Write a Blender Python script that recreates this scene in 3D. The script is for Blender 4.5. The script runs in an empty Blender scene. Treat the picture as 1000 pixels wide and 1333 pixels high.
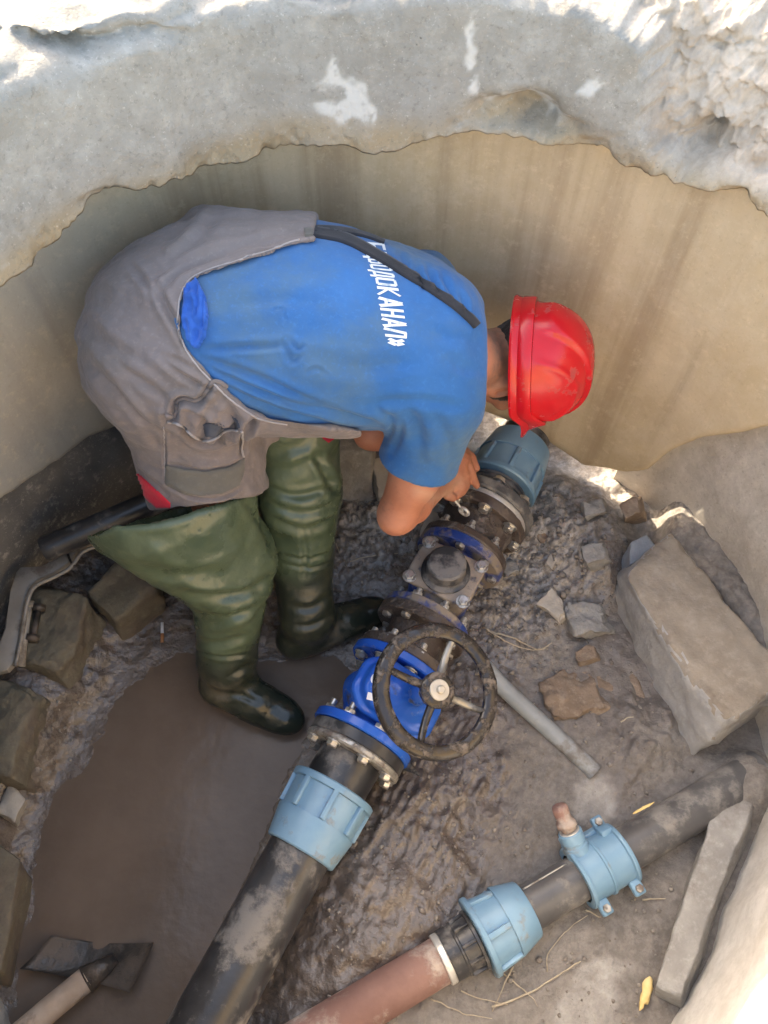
import bpy, bmesh, math, random
import numpy as np
from mathutils import Matrix, Vector
from mathutils.bvhtree import BVHTree

S = bpy.context.scene
COL = S.collection
RAD = math.radians

# ---------------------------------------------------------------- camera
F_PX = 1046.0          # focal length in photograph pixels (photograph 1000 x 1333)
CAM_H = 2.0
PITCH = RAD(60)
cam_d = bpy.data.cameras.new('camera')
cam = bpy.data.objects.new('camera', cam_d)
COL.objects.link(cam)
cam.location = (0, 0, CAM_H)
cam.rotation_euler = (RAD(30), 0, 0)
cam_d.sensor_fit = 'VERTICAL'
cam_d.sensor_height = 36.0
cam_d.lens = 36.0 * F_PX / 1333.0
cam_d.clip_start = 0.02
cam_d.clip_end = 500
S.camera = cam

# ---------------------------------------------------------------- sky, sun, exposure
SUN_EL, SUN_AZ_X, SUN_AZ_Y = 30.0, -0.55, 0.835
world = bpy.data.worlds.new('World')
S.world = world
world.use_nodes = True
wn = world.node_tree.nodes
sky = wn.new('ShaderNodeTexSky')
sky.sky_type = 'NISHITA'
sky.sun_disc = False
sky.sun_elevation = RAD(SUN_EL)
sky.sun_rotation = math.atan2(SUN_AZ_X, SUN_AZ_Y)
sky.air_density = 1.0
sky.dust_density = 4.0
sky.ozone_density = 0.6
bg = wn['Background']
bg.inputs['Strength'].default_value = 0.15
world.node_tree.links.new(sky.outputs[0], bg.inputs['Color'])
sun_d = bpy.data.lights.new('sun', 'SUN')
sun_d.energy = 2.0
sun_d.angle = RAD(0.6)
sun_d.color = (1.0, 0.93, 0.82)
sun = bpy.data.objects.new('sun', sun_d)
COL.objects.link(sun)
sd = Vector((SUN_AZ_X, SUN_AZ_Y, 0)).normalized() * math.cos(RAD(SUN_EL)) + Vector((0, 0, math.sin(RAD(SUN_EL))))
sun.rotation_euler = sd.to_track_quat('Z', 'Y').to_euler()
sun.location = sd * 12
S.view_settings.view_transform = 'Standard'
S.view_settings.look = 'None'
S.view_settings.gamma = 1.0
S.view_settings.use_curve_mapping = False
S.view_settings.exposure = 2.85
S.view_settings.use_white_balance = True
S.view_settings.white_balance_temperature = 7700
S.render.engine = 'CYCLES'
S.cycles.max_bounces = 8
S.cycles.diffuse_bounces = 5

# ---------------------------------------------------------------- small maths
_cf = np.array([0, math.cos(PITCH), -math.sin(PITCH)])
_cu = np.array([0, math.sin(PITCH), math.cos(PITCH)])
_cc = np.array([0, 0, CAM_H])

def P(px, py, z):
    """Place seen at a photograph pixel, at world height z."""
    d = _cf + np.array([1., 0, 0]) * (px - 500) / F_PX + _cu * (667 - py) / F_PX
    return _cc + d * ((z - CAM_H) / d[2])

def proj(p):
    v = np.asarray(p, float) - _cc
    d = v @ _cf
    d = np.where(np.abs(d) < 1e-6, 1e-6, d)
    return np.stack([500 + F_PX * v[..., 0] / d, 667 - F_PX * (v @ _cu) / d], -1), d

def unit(v):
    v = np.asarray(v, float)
    return v / np.linalg.norm(v)

def sstep(a, b, x):
    t = np.clip((x - a) / (b - a), 0, 1)
    return t * t * (3 - 2 * t)

def _hash(ix, iy, iz, seed):
    h = (ix.astype(np.int64) * 374761393 + iy.astype(np.int64) * 668265263 + iz.astype(np.int64) * 2147483647 + seed * 144269) & 0xFFFFFFFF
    h = ((h ^ (h >> 13)) * 1274126177) & 0xFFFFFFFF
    h = ((h ^ (h >> 16)) * 2246822519) & 0xFFFFFFFF
    return ((h ^ (h >> 15)) & 0xFFFFFF) / float(0xFFFFFF)

def vnoise(p, seed=0):
    """Value noise in -1..1 for points (..., 3)."""
    i = np.floor(p).astype(np.int64)
    f = p - i
    f = f * f * f * (f * (f * 6 - 15) + 10)
    r = 0
    for dx in (0, 1):
        wx = f[..., 0] if dx else 1 - f[..., 0]
        for dy in (0, 1):
            wy = f[..., 1] if dy else 1 - f[..., 1]
            for dz in (0, 1):
                wz = f[..., 2] if dz else 1 - f[..., 2]
                r = r + _hash(i[..., 0] + dx, i[..., 1] + dy, i[..., 2] + dz, seed) * wx * wy * wz
    return r * 2 - 1

def fbm(p, octv=4, seed=0, gain=.5, ridged=False):
    a, r, t = 1., 0., 0.
    p = np.asarray(p, float)
    for o in range(octv):
        n = vnoise(p, seed + o * 17)
        r = r + a * ((1 - 2 * np.abs(n)) if ridged else n)
        t += a
        a *= gain
        p = p * 2.03 + 5.1
    return r / t

def poly_sd(q, poly):
    """Signed distance (px) of points q (..., 2) to a closed polygon, negative inside."""
    poly = np.asarray(poly, float)
    d = np.full(q.shape[:-1], 1e18)
    ins = np.zeros(q.shape[:-1], bool)
    n = len(poly)
    for k in range(n):
        a, b = poly[k], poly[(k + 1) % n]
        e = b - a
        w = q - a
        t = np.clip((w @ e) / (e @ e + 1e-12), 0, 1)
        dd = w - t[..., None] * e
        d = np.minimum(d, (dd ** 2).sum(-1))
        c = ((a[1] <= q[..., 1]) != (b[1] <= q[..., 1]))
        xx = a[0] + (q[..., 1] - a[1]) * (b[0] - a[0]) / (b[1] - a[1] if b[1] != a[1] else 1e-9)
        ins ^= c & (q[..., 0] < xx)
    d = np.sqrt(d)
    return np.where(ins, -d, d)

def line_sd(q, pts):
    """Distance to a polyline and the position along it in 0..1."""
    pts = np.asarray(pts, float)
    best = np.full(q.shape[:-1], 1e18)
    tt = np.zeros(q.shape[:-1])
    n = len(pts) - 1
    for k in range(n):
        a, b = pts[k], pts[k + 1]
        e = b - a
        w = q - a
        t = np.clip((w @ e) / (e @ e), 0, 1)
        dd = ((w - t[..., None] * e) ** 2).sum(-1)
        m = dd < best
        best = np.where(m, dd, best)
        tt = np.where(m, (k + t) / n, tt)
    return np.sqrt(best), tt

def catmull(pts, n):
    pts = np.asarray(pts, float)
    m = len(pts) - 1
    u = np.linspace(0, m, n)
    i = np.minimum(u.astype(int), m - 1)
    f = (u - i)[:, None]
    ext = np.vstack([2 * pts[:1] - pts[1:2], pts, 2 * pts[-1:] - pts[-2:-1]])
    p0, p1, p2, p3 = ext[i], ext[i + 1], ext[i + 2], ext[i + 3]
    return .5 * (2 * p1 + (p2 - p0) * f + (2 * p0 - 5 * p1 + 4 * p2 - p3) * f ** 2 + (3 * p1 - p0 - 3 * p2 + p3) * f ** 3)

# ---------------------------------------------------------------- objects
def thing(name, label, cat, loc=(0, 0, 0), group=None):
    o = bpy.data.objects.new(name, None)
    COL.objects.link(o)
    o.empty_display_size = .05
    o.location = loc
    o['label'] = label
    o['category'] = cat
    if group:
        o['group'] = group
    return o

def base_of(parent):
    b = Vector((0, 0, 0))
    p = parent
    while p is not None:
        b += p.location
        p = p.parent
    return b

def mesh(name, v, f, mat=None, smooth=True):
    me = bpy.data.meshes.new(name)
    v = np.asarray(v, np.float32)
    if isinstance(f, np.ndarray):
        k = f.shape[1]
        me.vertices.add(len(v))
        me.vertices.foreach_set('co', v.ravel())
        me.loops.add(f.size)
        me.loops.foreach_set('vertex_index', f.astype(np.int32).ravel())
        me.polygons.add(len(f))
        me.polygons.foreach_set('loop_start', np.arange(0, f.size, k, dtype=np.int32))
        me.update(calc_edges=True)
    else:
        me.from_pydata(v.tolist(), [], [tuple(int(i) for i in q) for q in f])
    me.validate()
    if smooth:
        me.polygons.foreach_set('use_smooth', np.ones(len(me.polygons), bool))
    if mat:
        me.materials.append(mat)
    return me

def sharp(me, ang=35):
    me.set_sharp_from_angle(angle=RAD(ang))
    return me

def obj(name, v, f, mat, parent=None, smooth=True, sharp_deg=None, **props):
    """World-space vertices -> one object, parented without moving it."""
    v = np.asarray(v, np.float64)
    if parent is not None:
        v = v - np.array(base_of(parent))
    me = mesh(name, v, f, mat, smooth)
    if sharp_deg:
        sharp(me, sharp_deg)
    o = bpy.data.objects.new(name, me)
    COL.objects.link(o)
    if parent is not None:
        o.parent = parent
    for k, x in props.items():
        o[k] = x
    return o

def solo(name, label, cat, v, f, mat, group=None, **kw):
    """A thing that is a single mesh, with its origin at its base."""
    v = np.asarray(v, float)
    loc = np.array([v[:, 0].mean(), v[:, 1].mean(), v[:, 2].min()])
    o = obj(name, v - loc, f, mat, None, **kw)
    o.location = loc
    o['label'] = label
    o['category'] = cat
    if group:
        o['group'] = group
    return o

def inst(me, name, parent, M):
    """Another object on shared mesh data, M = world matrix."""
    o = bpy.data.objects.new(name, me)
    COL.objects.link(o)
    o.parent = parent
    o.matrix_local = Matrix.Translation(-base_of(parent)) @ M
    return o

def attr(o, name, vals):
    a = o.data.attributes.new(name, 'FLOAT', 'POINT')
    a.data.foreach_set('value', np.asarray(vals, np.float32).ravel())

def frame(axis, hint=(0, 0, 1)):
    """3x3 with columns x, y, z where z = axis."""
    z = unit(axis)
    x = np.cross(hint, z)
    if np.linalg.norm(x) < 1e-4:
        x = np.cross((1, 0, 0), z)
    x = unit(x)
    return np.stack([x, np.cross(z, x), z], 1)

def M4(R, o):
    m = np.eye(4)
    m[:3, :3] = R
    m[:3, 3] = o
    return Matrix(m.tolist())

# ---------------------------------------------------------------- shapes
def grid_faces(nu, nv, cu=False, cv=False, off=0):
    iu = np.arange(nu if cu else nu - 1)
    iv = np.arange(nv if cv else nv - 1)
    a, b = np.meshgrid(iu, iv, indexing='ij')
    a, b = a.ravel(), b.ravel()
    a2, b2 = (a + 1) % nu, (b + 1) % nv
    return np.stack([a * nv + b, a2 * nv + b, a2 * nv + b2, a * nv + b2], 1) + off

def lathe(prof, R, o, seg=48, cap=False):
    """Profile [(s, r)...] turned about the z axis of frame R at o."""
    prof = np.asarray(prof, float)
    th = np.linspace(0, 2 * np.pi, seg, endpoint=False)
    L = np.zeros((len(prof), seg, 3))
    L[..., 0] = prof[:, 1:2] * np.cos(th)
    L[..., 1] = prof[:, 1:2] * np.sin(th)
    L[..., 2] = prof[:, 0:1]
    v = L.reshape(-1, 3) @ np.asarray(R).T + o
    f = grid_faces(len(prof), seg, cv=True)
    return v, f[:, ::-1]

def tube(pts, r, seg=10, closed=False, cap=True):
    pts = np.asarray(pts, float)
    n = len(pts)
    r = np.broadcast_to(np.asarray(r, float), (n,))
    tg = np.gradient(pts, axis=0)
    if closed:
        tg = np.roll(pts, -1, 0) - np.roll(pts, 1, 0)
    tg /= np.linalg.norm(tg, axis=1)[:, None] + 1e-12
    x = np.cross((0, 0, 1), tg[0])
    if np.linalg.norm(x) < .05:
        x = np.cross((1, 0, 0), tg[0])
    x = unit(x)
    V = []
    th = np.linspace(0, 2 * np.pi, seg, endpoint=False)
    for i in range(n):
        x = unit(x - tg[i] * (x @ tg[i]))
        y = np.cross(tg[i], x)
        V.append(pts[i] + r[i] * (np.cos(th)[:, None] * x + np.sin(th)[:, None] * y))
    v = np.vstack(V)
    f = [tuple(q) for q in grid_faces(n, seg, cu=closed, cv=True)[:, ::-1]]
    if cap and not closed:
        f.append(tuple(range(seg))[::-1])
        f.append(tuple(range((n - 1) * seg, n * seg)))
        f = [q[::-1] for q in f]
    else:
        f = np.array([q[::-1] for q in f])
    return v, f

def join(parts):
    V, Fs, n = [], [], 0
    for v, f in parts:
        V.append(np.asarray(v, float))
        Fs += [tuple(int(i) + n for i in q) for q in f]
        n += len(v)
    return np.vstack(V), Fs

def bevel_box(sx, sy, sz, bev=.003, seg=2):
    bm = bmesh.new()
    bmesh.ops.create_cube(bm, size=1)
    for v in bm.verts:
        v.co = (v.co.x * sx, v.co.y * sy, v.co.z * sz)
    if bev:
        bmesh.ops.bevel(bm, geom=bm.edges[:], offset=bev, segments=seg, affect='EDGES', profile=.5)
    v = np.array([x.co[:] for x in bm.verts])
    f = [tuple(x.index for x in q.verts) for q in bm.faces]
    bm.free()
    return v, f

def box_at(c, R, s, bev=.003, seg=2):
    v, f = bevel_box(*s, bev, seg)
    return v @ np.asarray(R).T + np.asarray(c), f

def rock(size, seed, n=14, rough=.06, cut=3, pw=6, fine=.02):
    """Broken lump: superellipsoid block, planes knocked off, noisy faces."""
    bm = bmesh.new()
    bmesh.ops.create_cube(bm, size=2)
    bmesh.ops.subdivide_edges(bm, edges=bm.edges[:], cuts=n, use_grid_fill=True)
    v = np.array([x.co[:] for x in bm.verts])
    f = [tuple(x.index for x in q.verts) for q in bm.faces]
    bm.free()
    k = (np.abs(v) ** pw).sum(1) ** (1 / pw)
    v = v / k[:, None]
    rng = np.random.default_rng(seed)
    for _ in range(cut):
        nrm = unit(rng.normal(size=3))
        lim = rng.uniform(.8, 1.1)
        d = v @ nrm - lim
        v = v - np.where(d > 0, d, 0)[:, None] * nrm
    n1 = np.stack([fbm(v * 1.3 + 10 * a, 3, seed + a) for a in range(3)], 1)
    n2 = np.stack([fbm(v * 5 + 10 * a, 3, seed + 30 + a) for a in range(3)], 1)
    v = v + n1 * rough * 1.6 + n2 * fine
    return v * (np.asarray(size) / 2), f

def euler(rx, ry, rz):
    return np.array(Matrix.Rotation(RAD(rz), 3, 'Z') @ Matrix.Rotation(RAD(ry), 3, 'Y') @ Matrix.Rotation(RAD(rx), 3, 'X'))

# ---------------------------------------------------------------- signed-distance modelling
def sd_cap(p, a, b, ra, rb=None):
    rb = ra if rb is None else rb
    a, b = np.asarray(a, float), np.asarray(b, float)
    e = b - a
    t = np.clip(((p - a) @ e) / (e @ e), 0, 1)
    return np.linalg.norm(p - a - t[..., None] * e, axis=-1) - (ra + (rb - ra) * t)

def sd_ell(p, c, R, r):
    """Ellipsoid, R columns = axes."""
    q = (p - np.asarray(c)) @ np.asarray(R)
    r = np.asarray(r, float)
    k0 = np.linalg.norm(q / r, axis=-1)
    k1 = np.linalg.norm(q / (r * r), axis=-1)
    return k0 * (k0 - 1) / np.maximum(k1, 1e-9)

def sd_ecap(p, a, b, R, sc, ra, rb):
    """Tapered capsule with an elliptic section: space scaled by sc along the axes of R."""
    s = np.asarray(sc, float)
    pp = (p @ np.asarray(R)) / s
    return sd_cap(pp, (np.asarray(a) @ R) / s, (np.asarray(b) @ R) / s, ra, rb) * s.min()

def smin(a, b, k):
    h = np.clip(.5 + .5 * (b - a) / k, 0, 1)
    return b * (1 - h) + a * h - k * h * (1 - h)

def smax(a, b, k):
    return -smin(-a, -b, k)

def nets(fn, lo, hi, h):
    """Surface nets of fn < 0 on a grid of step h, evaluated only in blocks near the surface."""
    lo, hi = np.asarray(lo, float), np.asarray(hi, float)
    B = 8
    nb = np.ceil((hi - lo) / (h * B)).astype(int)
    n = nb * B + 1
    cx = [lo[k] + (np.arange(nb[k]) + .5) * B * h for k in range(3)]
    C3 = np.stack(np.meshgrid(*cx, indexing='ij'), -1)
    dc = fn(C3.reshape(-1, 3)).reshape(nb)
    val = np.ones(n, np.float32)
    val[:-1, :-1, :-1] = np.repeat(np.repeat(np.repeat(np.sign(dc), B, 0), B, 1), B, 2)
    act = np.argwhere(np.abs(dc) < h * B * 1.5)
    loc = np.stack(np.meshgrid(*[np.arange(B + 1)] * 3, indexing='ij'), -1).reshape(-1, 3)
    for s in range(0, len(act), 600):
        idx = (act[s:s + 600, None, :] * B + loc[None]).reshape(-1, 3)
        val[idx[:, 0], idx[:, 1], idx[:, 2]] = fn(lo + idx * h)
    for k in range(3):
        sl = [slice(None)] * 3
        sl[k] = [0, -1]
        val[tuple(sl)] = np.maximum(val[tuple(sl)], h)
    ins = val < 0
    c = np.zeros(np.array(n) - 1, np.int8)
    offs = [(i, j, k) for i in (0, 1) for j in (0, 1) for k in (0, 1)]
    sh = lambda A, o: A[o[0]:A.shape[0] - 1 + o[0], o[1]:A.shape[1] - 1 + o[1], o[2]:A.shape[2] - 1 + o[2]]
    for o in offs:
        c += sh(ins, o)
    cells = np.argwhere((c > 0) & (c < 8))
    pos = np.zeros((len(cells), 3))
    cnt = np.zeros(len(cells))
    g = lambda o: val[cells[:, 0] + o[0], cells[:, 1] + o[1], cells[:, 2] + o[2]]
    G = {o: g(o) for o in offs}
    for o in offs:
        for k in range(3):
            if o[k] == 0:
                q = list(o)
                q[k] = 1
                a, b = G[o], G[tuple(q)]
                m = (a < 0) != (b < 0)
                t = np.where(m, a / np.where(a == b, 1, a - b), 0)
                add = np.tile(np.array(o, float), (len(cells), 1))
                add[:, k] += t
                pos += add * m[:, None]
                cnt += m
    v = lo + (cells + pos / cnt[:, None]) * h
    ids = np.full(c.shape, -1, np.int64)
    ids[cells[:, 0], cells[:, 1], cells[:, 2]] = np.arange(len(cells))
    Fs = []
    for k in range(3):
        a = [slice(None)] * 3
        b = [slice(None)] * 3
        a[k], b[k] = slice(0, -1), slice(1, None)
        A, Bv = ins[tuple(a)], ins[tuple(b)]
        e = np.argwhere(A != Bv)
        u, w = (k + 1) % 3, (k + 2) % 3
        e = e[(e[:, u] > 0) & (e[:, w] > 0) & (e[:, u] < n[u] - 1) & (e[:, w] < n[w] - 1)]
        flip = A[e[:, 0], e[:, 1], e[:, 2]]
        def cell(du, dw):
            q = e.copy()
            q[:, u] += du
            q[:, w] += dw
            return ids[q[:, 0], q[:, 1], q[:, 2]]
        quad = np.stack([cell(-1, -1), cell(0, -1), cell(0, 0), cell(-1, 0)], 1)
        quad[~flip] = quad[~flip][:, ::-1]
        Fs.append(quad)
    f = np.vstack(Fs)
    f = f[(f >= 0).all(1)]
    return v, f

def vnormals(v, f):
    v = np.asarray(v, float)
    f = np.asarray(f)
    fn = np.cross(v[f[:, 2]] - v[f[:, 0]], v[f[:, 3]] - v[f[:, 1]]) if f.shape[1] == 4 else np.cross(v[f[:, 1]] - v[f[:, 0]], v[f[:, 2]] - v[f[:, 0]])
    n = np.zeros_like(v)
    for k in range(f.shape[1]):
        for a in range(3):
            n[:, a] += np.bincount(f[:, k], fn[:, a], len(v))
    return n / (np.linalg.norm(n, axis=1)[:, None] + 1e-12)

def relax(v, f, it=1, w=.5):
    f = np.asarray(f)
    e = np.vstack([f[:, [k, (k + 1) % f.shape[1]]] for k in range(f.shape[1])])
    e = np.vstack([e, e[:, ::-1]])
    cnt = np.bincount(e[:, 0], minlength=len(v))[:, None]
    for _ in range(it):
        s = np.stack([np.bincount(e[:, 0], v[e[:, 1], a], len(v)) for a in range(3)], 1)
        v = v * (1 - w) + w * s / np.maximum(cnt, 1)
    return v

# ---------------------------------------------------------------- materials
class NT:
    def __init__(self, name):
        self.m = bpy.data.materials.new(name)
        self.m.use_nodes = True
        self.t = self.m.node_tree
        self.b = self.t.nodes['Principled BSDF']
        self.tc = self.t.nodes.new('ShaderNodeTexCoord')
    def n(self, typ, **kw):
        x = self.t.nodes.new(typ)
        for k, v in kw.items():
            setattr(x, k, v)
        return x
    def l(self, a, b):
        self.t.links.new(a, b)
    def setin(self, sock, val):
        if hasattr(val, 'is_output'):
            self.l(val, sock)
        else:
            sock.default_value = val
    def coords(self, stretch=(1, 1, 1), rot=(0, 0, 0)):
        mp = self.n('ShaderNodeMapping')
        mp.inputs['Scale'].default_value = stretch
        mp.inputs['Rotation'].default_value = rot
        self.l(self.tc.outputs['Object'], mp.inputs['Vector'])
        return mp.outputs[0]
    def noise(self, scale, detail=4, rough=.55, stretch=(1, 1, 1), dist=0, rot=(0, 0, 0)):
        x = self.n('ShaderNodeTexNoise')
        x.inputs['Scale'].default_value = scale
        x.inputs['Detail'].default_value = detail
        x.inputs['Roughness'].default_value = rough
        x.inputs['Distortion'].default_value = dist
        self.l(self.coords(stretch, rot), x.inputs['Vector'])
        return x.outputs['Fac']
    def voro(self, scale, stretch=(1, 1, 1), feature='F1'):
        x = self.n('ShaderNodeTexVoronoi')
        x.feature = feature
        x.inputs['Scale'].default_value = scale
        self.l(self.coords(stretch), x.inputs['Vector'])
        return x.outputs['Distance']
    def ramp(self, fac, lo, hi):
        x = self.n('ShaderNodeMapRange')
        x.interpolation_type = 'SMOOTHSTEP'
        self.l(fac, x.inputs['Value'])
        x.inputs['From Min'].default_value = lo
        x.inputs['From Max'].default_value = hi
        return x.outputs['Result']
    def mix(self, fac, a, b):
        x = self.n('ShaderNodeMix', data_type='RGBA')
        self.setin(x.inputs['Factor'], fac)
        for s, v in ((x.inputs['A'], a), (x.inputs['B'], b)):
            self.setin(s, (*v, 1) if isinstance(v, tuple) and len(v) == 3 else v)
        return x.outputs['Result']
    def mathn(self, op, a, b=0.):
        x = self.n('ShaderNodeMath', operation=op)
        self.setin(x.inputs[0], a)
        self.setin(x.inputs[1], b)
        return x.outputs[0]
    def fmix(self, fac, a, b):
        x = self.n('ShaderNodeMix', data_type='FLOAT')
        self.setin(x.inputs['Factor'], fac)
        self.setin(x.inputs['A'], a)
        self.setin(x.inputs['B'], b)
        return x.outputs['Result']
    def at(self, name):
        x = self.n('ShaderNodeAttribute')
        x.attribute_name = name
        return x.outputs['Fac']
    def done(self, col, rough=.8, bumps=(), metal=None, spec=None, coat=None, sheen=None):
        self.setin(self.b.inputs['Base Color'], (*col, 1) if isinstance(col, tuple) else col)
        self.setin(self.b.inputs['Roughness'], rough)
        if metal is not None:
            self.setin(self.b.inputs['Metallic'], metal)
        if spec is not None:
            self.setin(self.b.inputs['Specular IOR Level'], spec)
        if coat is not None:
            self.b.inputs['Coat Weight'].default_value = coat
            self.b.inputs['Coat Roughness'].default_value = .12
        if sheen is not None:
            self.b.inputs['Sheen Weight'].default_value = sheen
        prev = None
        for h, dist in bumps:
            bp = self.n('ShaderNodeBump')
            bp.inputs['Strength'].default_value = 1.0
            bp.inputs['Distance'].default_value = dist
            self.l(h, bp.inputs['Height'])
            if prev is not None:
                self.l(prev, bp.inputs['Normal'])
            prev = bp.outputs[0]
        if prev is not None:
            self.l(prev, self.b.inputs['Normal'])
        return self.m

def weathered(name, c1, c2, dirt, dirt_amt=.5, rough=.6, rough_d=.85, scale=14, bump=.0006, metal=0., spec=.5, dscale=9):
    """A finish with tone variation and patches of dirt or mud."""
    t = NT(name)
    n1 = t.noise(scale, 5)
    d = t.ramp(t.noise(dscale, 6, .65), .62 - dirt_amt * .4, .74 - dirt_amt * .3)
    c = t.mix(d, t.mix(t.ramp(n1, .3, .7), c1, c2), dirt)
    return t.done(c, t.fmix(d, rough, rough_d), [(t.noise(60, 4), bump), (d, bump * 2)], metal=t.fmix(d, metal, 0.) if metal else None, spec=spec)
# ================================================================ THE WELL AND ITS GROUND
WC = np.array([0.0, .47])
WR = .93

def polar(p):
    d = np.asarray(p)[..., :2] - WC
    return np.degrees(np.arctan2(d[..., 1], d[..., 0])), np.hypot(d[..., 0], d[..., 1])

# ---- materials of the setting
def concrete(name, c1, c2, c3, scale=5, streak=None, stretch=(1, 1, 1), pits=.5, rough=.9, bump=.0025, warm=None, spk=.3):
    t = NT(name)
    a = t.noise(scale, 8, .62)
    c = t.mix(t.ramp(a, .32, .68), c1, c2)
    c = t.mix(t.mathn('MULTIPLY', t.ramp(t.noise(scale * 7, 6, .7), .42, .75), .55), c, c3)
    if streak:
        s1 = t.ramp(t.noise(streak[1], 6, .6, stretch=stretch), .46, .66)
        c = t.mix(t.mathn('MULTIPLY', s1, streak[2]), c, streak[0])
        s2 = t.ramp(t.noise(streak[1] * 5, 5, .7, stretch=stretch), .40, .8)
        c = t.mix(t.mathn('MULTIPLY', s2, streak[2] * .6), c, streak[3])
    if warm:
        c = t.mix(t.at('stain_shade'), c, warm)
    pv = t.ramp(t.voro(70), .10, .0)
    pm = t.mathn('MULTIPLY', pv, t.ramp(t.noise(11, 3), .52, .62))
    c = t.mix(t.mathn('MULTIPLY', pm, pits), c, tuple(x * .35 for x in c1))
    sp = t.ramp(t.noise(160, 3, .7), .60, .72)
    c = t.mix(t.mathn('MULTIPLY', sp, spk), c, tuple(min(1, x * 1.5) for x in c3))
    c = t.mix(t.mathn('MULTIPLY', t.ramp(t.noise(95, 4, .75), .45, .33), spk * 1.1), c, tuple(x * .5 for x in c1))
    c = t.mix(t.mathn('MULTIPLY', t.ramp(t.noise(32, 5, .75), .52, .70), .35), c, tuple(min(1, x * 1.25) for x in c2))
    h = t.mathn('SUBTRACT', t.noise(45, 8, .7), t.mathn('MULTIPLY', pm, .6))
    return t.done(c, rough, [(t.noise(9, 5), bump * 1.5), (h, bump)], spec=.3)

m_rim = concrete('rim_concrete', (.24, .226, .197), (.322, .306, .272), (.43, .414, .378), 4, streak=((.19, .18, .165), 3.2, .4, (.38, .375, .355)), stretch=(1, 1, .35), warm=(.33, .265, .175), bump=.0045)
def _rim_extra():
    t = m_rim.node_tree
    # white plaster marks and the raw broken face, a sunlit tone put into its colour
    n = NT.__new__(NT)
    n.m, n.t, n.b = m_rim, t, t.nodes['Principled BSDF']
    n.tc = [x for x in t.nodes if x.type == 'TEX_COORD'][0]
    old = n.b.inputs['Base Color'].links[0].from_socket
    c = n.mix(n.at('plaster'), old, (.54, .53, .50))
    raw = n.mix(n.ramp(n.noise(14, 7, .7), .35, .65), (.35, .30, .245), (.48, .425, .36))
    c = n.mix(n.at('raw'), c, raw)
    n.l(c, n.b.inputs['Base Color'])
_rim_extra()
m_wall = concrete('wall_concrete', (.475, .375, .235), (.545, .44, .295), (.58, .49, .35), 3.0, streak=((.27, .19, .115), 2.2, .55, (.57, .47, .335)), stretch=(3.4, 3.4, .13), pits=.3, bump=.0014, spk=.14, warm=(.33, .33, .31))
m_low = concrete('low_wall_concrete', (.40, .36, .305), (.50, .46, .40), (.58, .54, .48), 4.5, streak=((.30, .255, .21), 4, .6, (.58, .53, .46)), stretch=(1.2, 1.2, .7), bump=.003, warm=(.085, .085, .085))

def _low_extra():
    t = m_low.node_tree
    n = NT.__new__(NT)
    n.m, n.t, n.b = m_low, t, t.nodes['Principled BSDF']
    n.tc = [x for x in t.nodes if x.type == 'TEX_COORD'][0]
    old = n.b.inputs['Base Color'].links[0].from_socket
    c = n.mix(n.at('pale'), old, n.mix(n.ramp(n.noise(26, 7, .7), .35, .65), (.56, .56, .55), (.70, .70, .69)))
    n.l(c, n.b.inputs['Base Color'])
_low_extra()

def mud_mat():
    t = NT('mud')
    wet, pale, dirt = t.at('wet'), t.at('pale'), t.at('earth')
    n1 = t.ramp(t.noise(9, 7, .65), .3, .7)
    n2 = t.ramp(t.noise(55, 6, .7), .35, .7)
    w = t.mix(n1, (.070, .054, .045), (.125, .100, .084))
    w = t.mix(t.mathn('MULTIPLY', n2, .5), w, (.16, .125, .105))
    d = t.mix(n1, (.130, .113, .099), (.200, .178, .158))
    d = t.mix(t.mathn('MULTIPLY', n2, .55), d, (.31, .285, .255))
    e = t.mix(n2, (.20, .175, .15), (.43, .40, .365))
    c = t.mix(wet, d, w)
    c = t.mix(dirt, c, e)
    c = t.mix(t.at('slick'), c, t.mix(n2, (.118, .090, .071), (.160, .126, .102)))
    c = t.mix(pale, c, t.mix(n2, (.33, .31, .285), (.42, .40, .37)))
    gl = t.mathn('MULTIPLY', wet, t.ramp(t.noise(20, 5, .6), .38, .62))
    r = t.fmix(t.at('slick'), t.fmix(wet, .92, t.fmix(gl, .34, .07)), t.fmix(gl, .30, .12))
    b1 = t.mathn('MULTIPLY', t.noise(70, 6, .65), t.fmix(wet, 1., .55))
    return t.done(c, r, [(t.noise(24, 5, .6), .008), (b1, .006)], spec=1.0)
m_mud = mud_mat()

def water_mat():
    t = NT('muddy_water')
    c = t.mix(t.ramp(t.noise(5, 5, .6), .3, .7), (.135, .101, .079), (.165, .126, .100))
    c = t.mix(t.mathn('MULTIPLY', t.ramp(t.noise(60, 3), .5, .8), .3), c, (.16, .125, .10))
    return t.done(c, .16, [(t.noise(7, 3), .004), (t.noise(45, 3), .0008)], spec=.16)
m_water = water_mat()

def earth_mat():
    t = NT('dry_earth')
    c = t.mix(t.ramp(t.noise(6, 8, .65), .3, .7), (.30, .23, .15), (.46, .37, .26))
    c = t.mix(t.mathn('MULTIPLY', t.ramp(t.noise(50, 5, .7), .45, .7), .5), c, (.55, .46, .34))
    return t.done(c, .95, [(t.noise(14, 8, .7), .02)], spec=.2)
m_earth = earth_mat()

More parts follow.
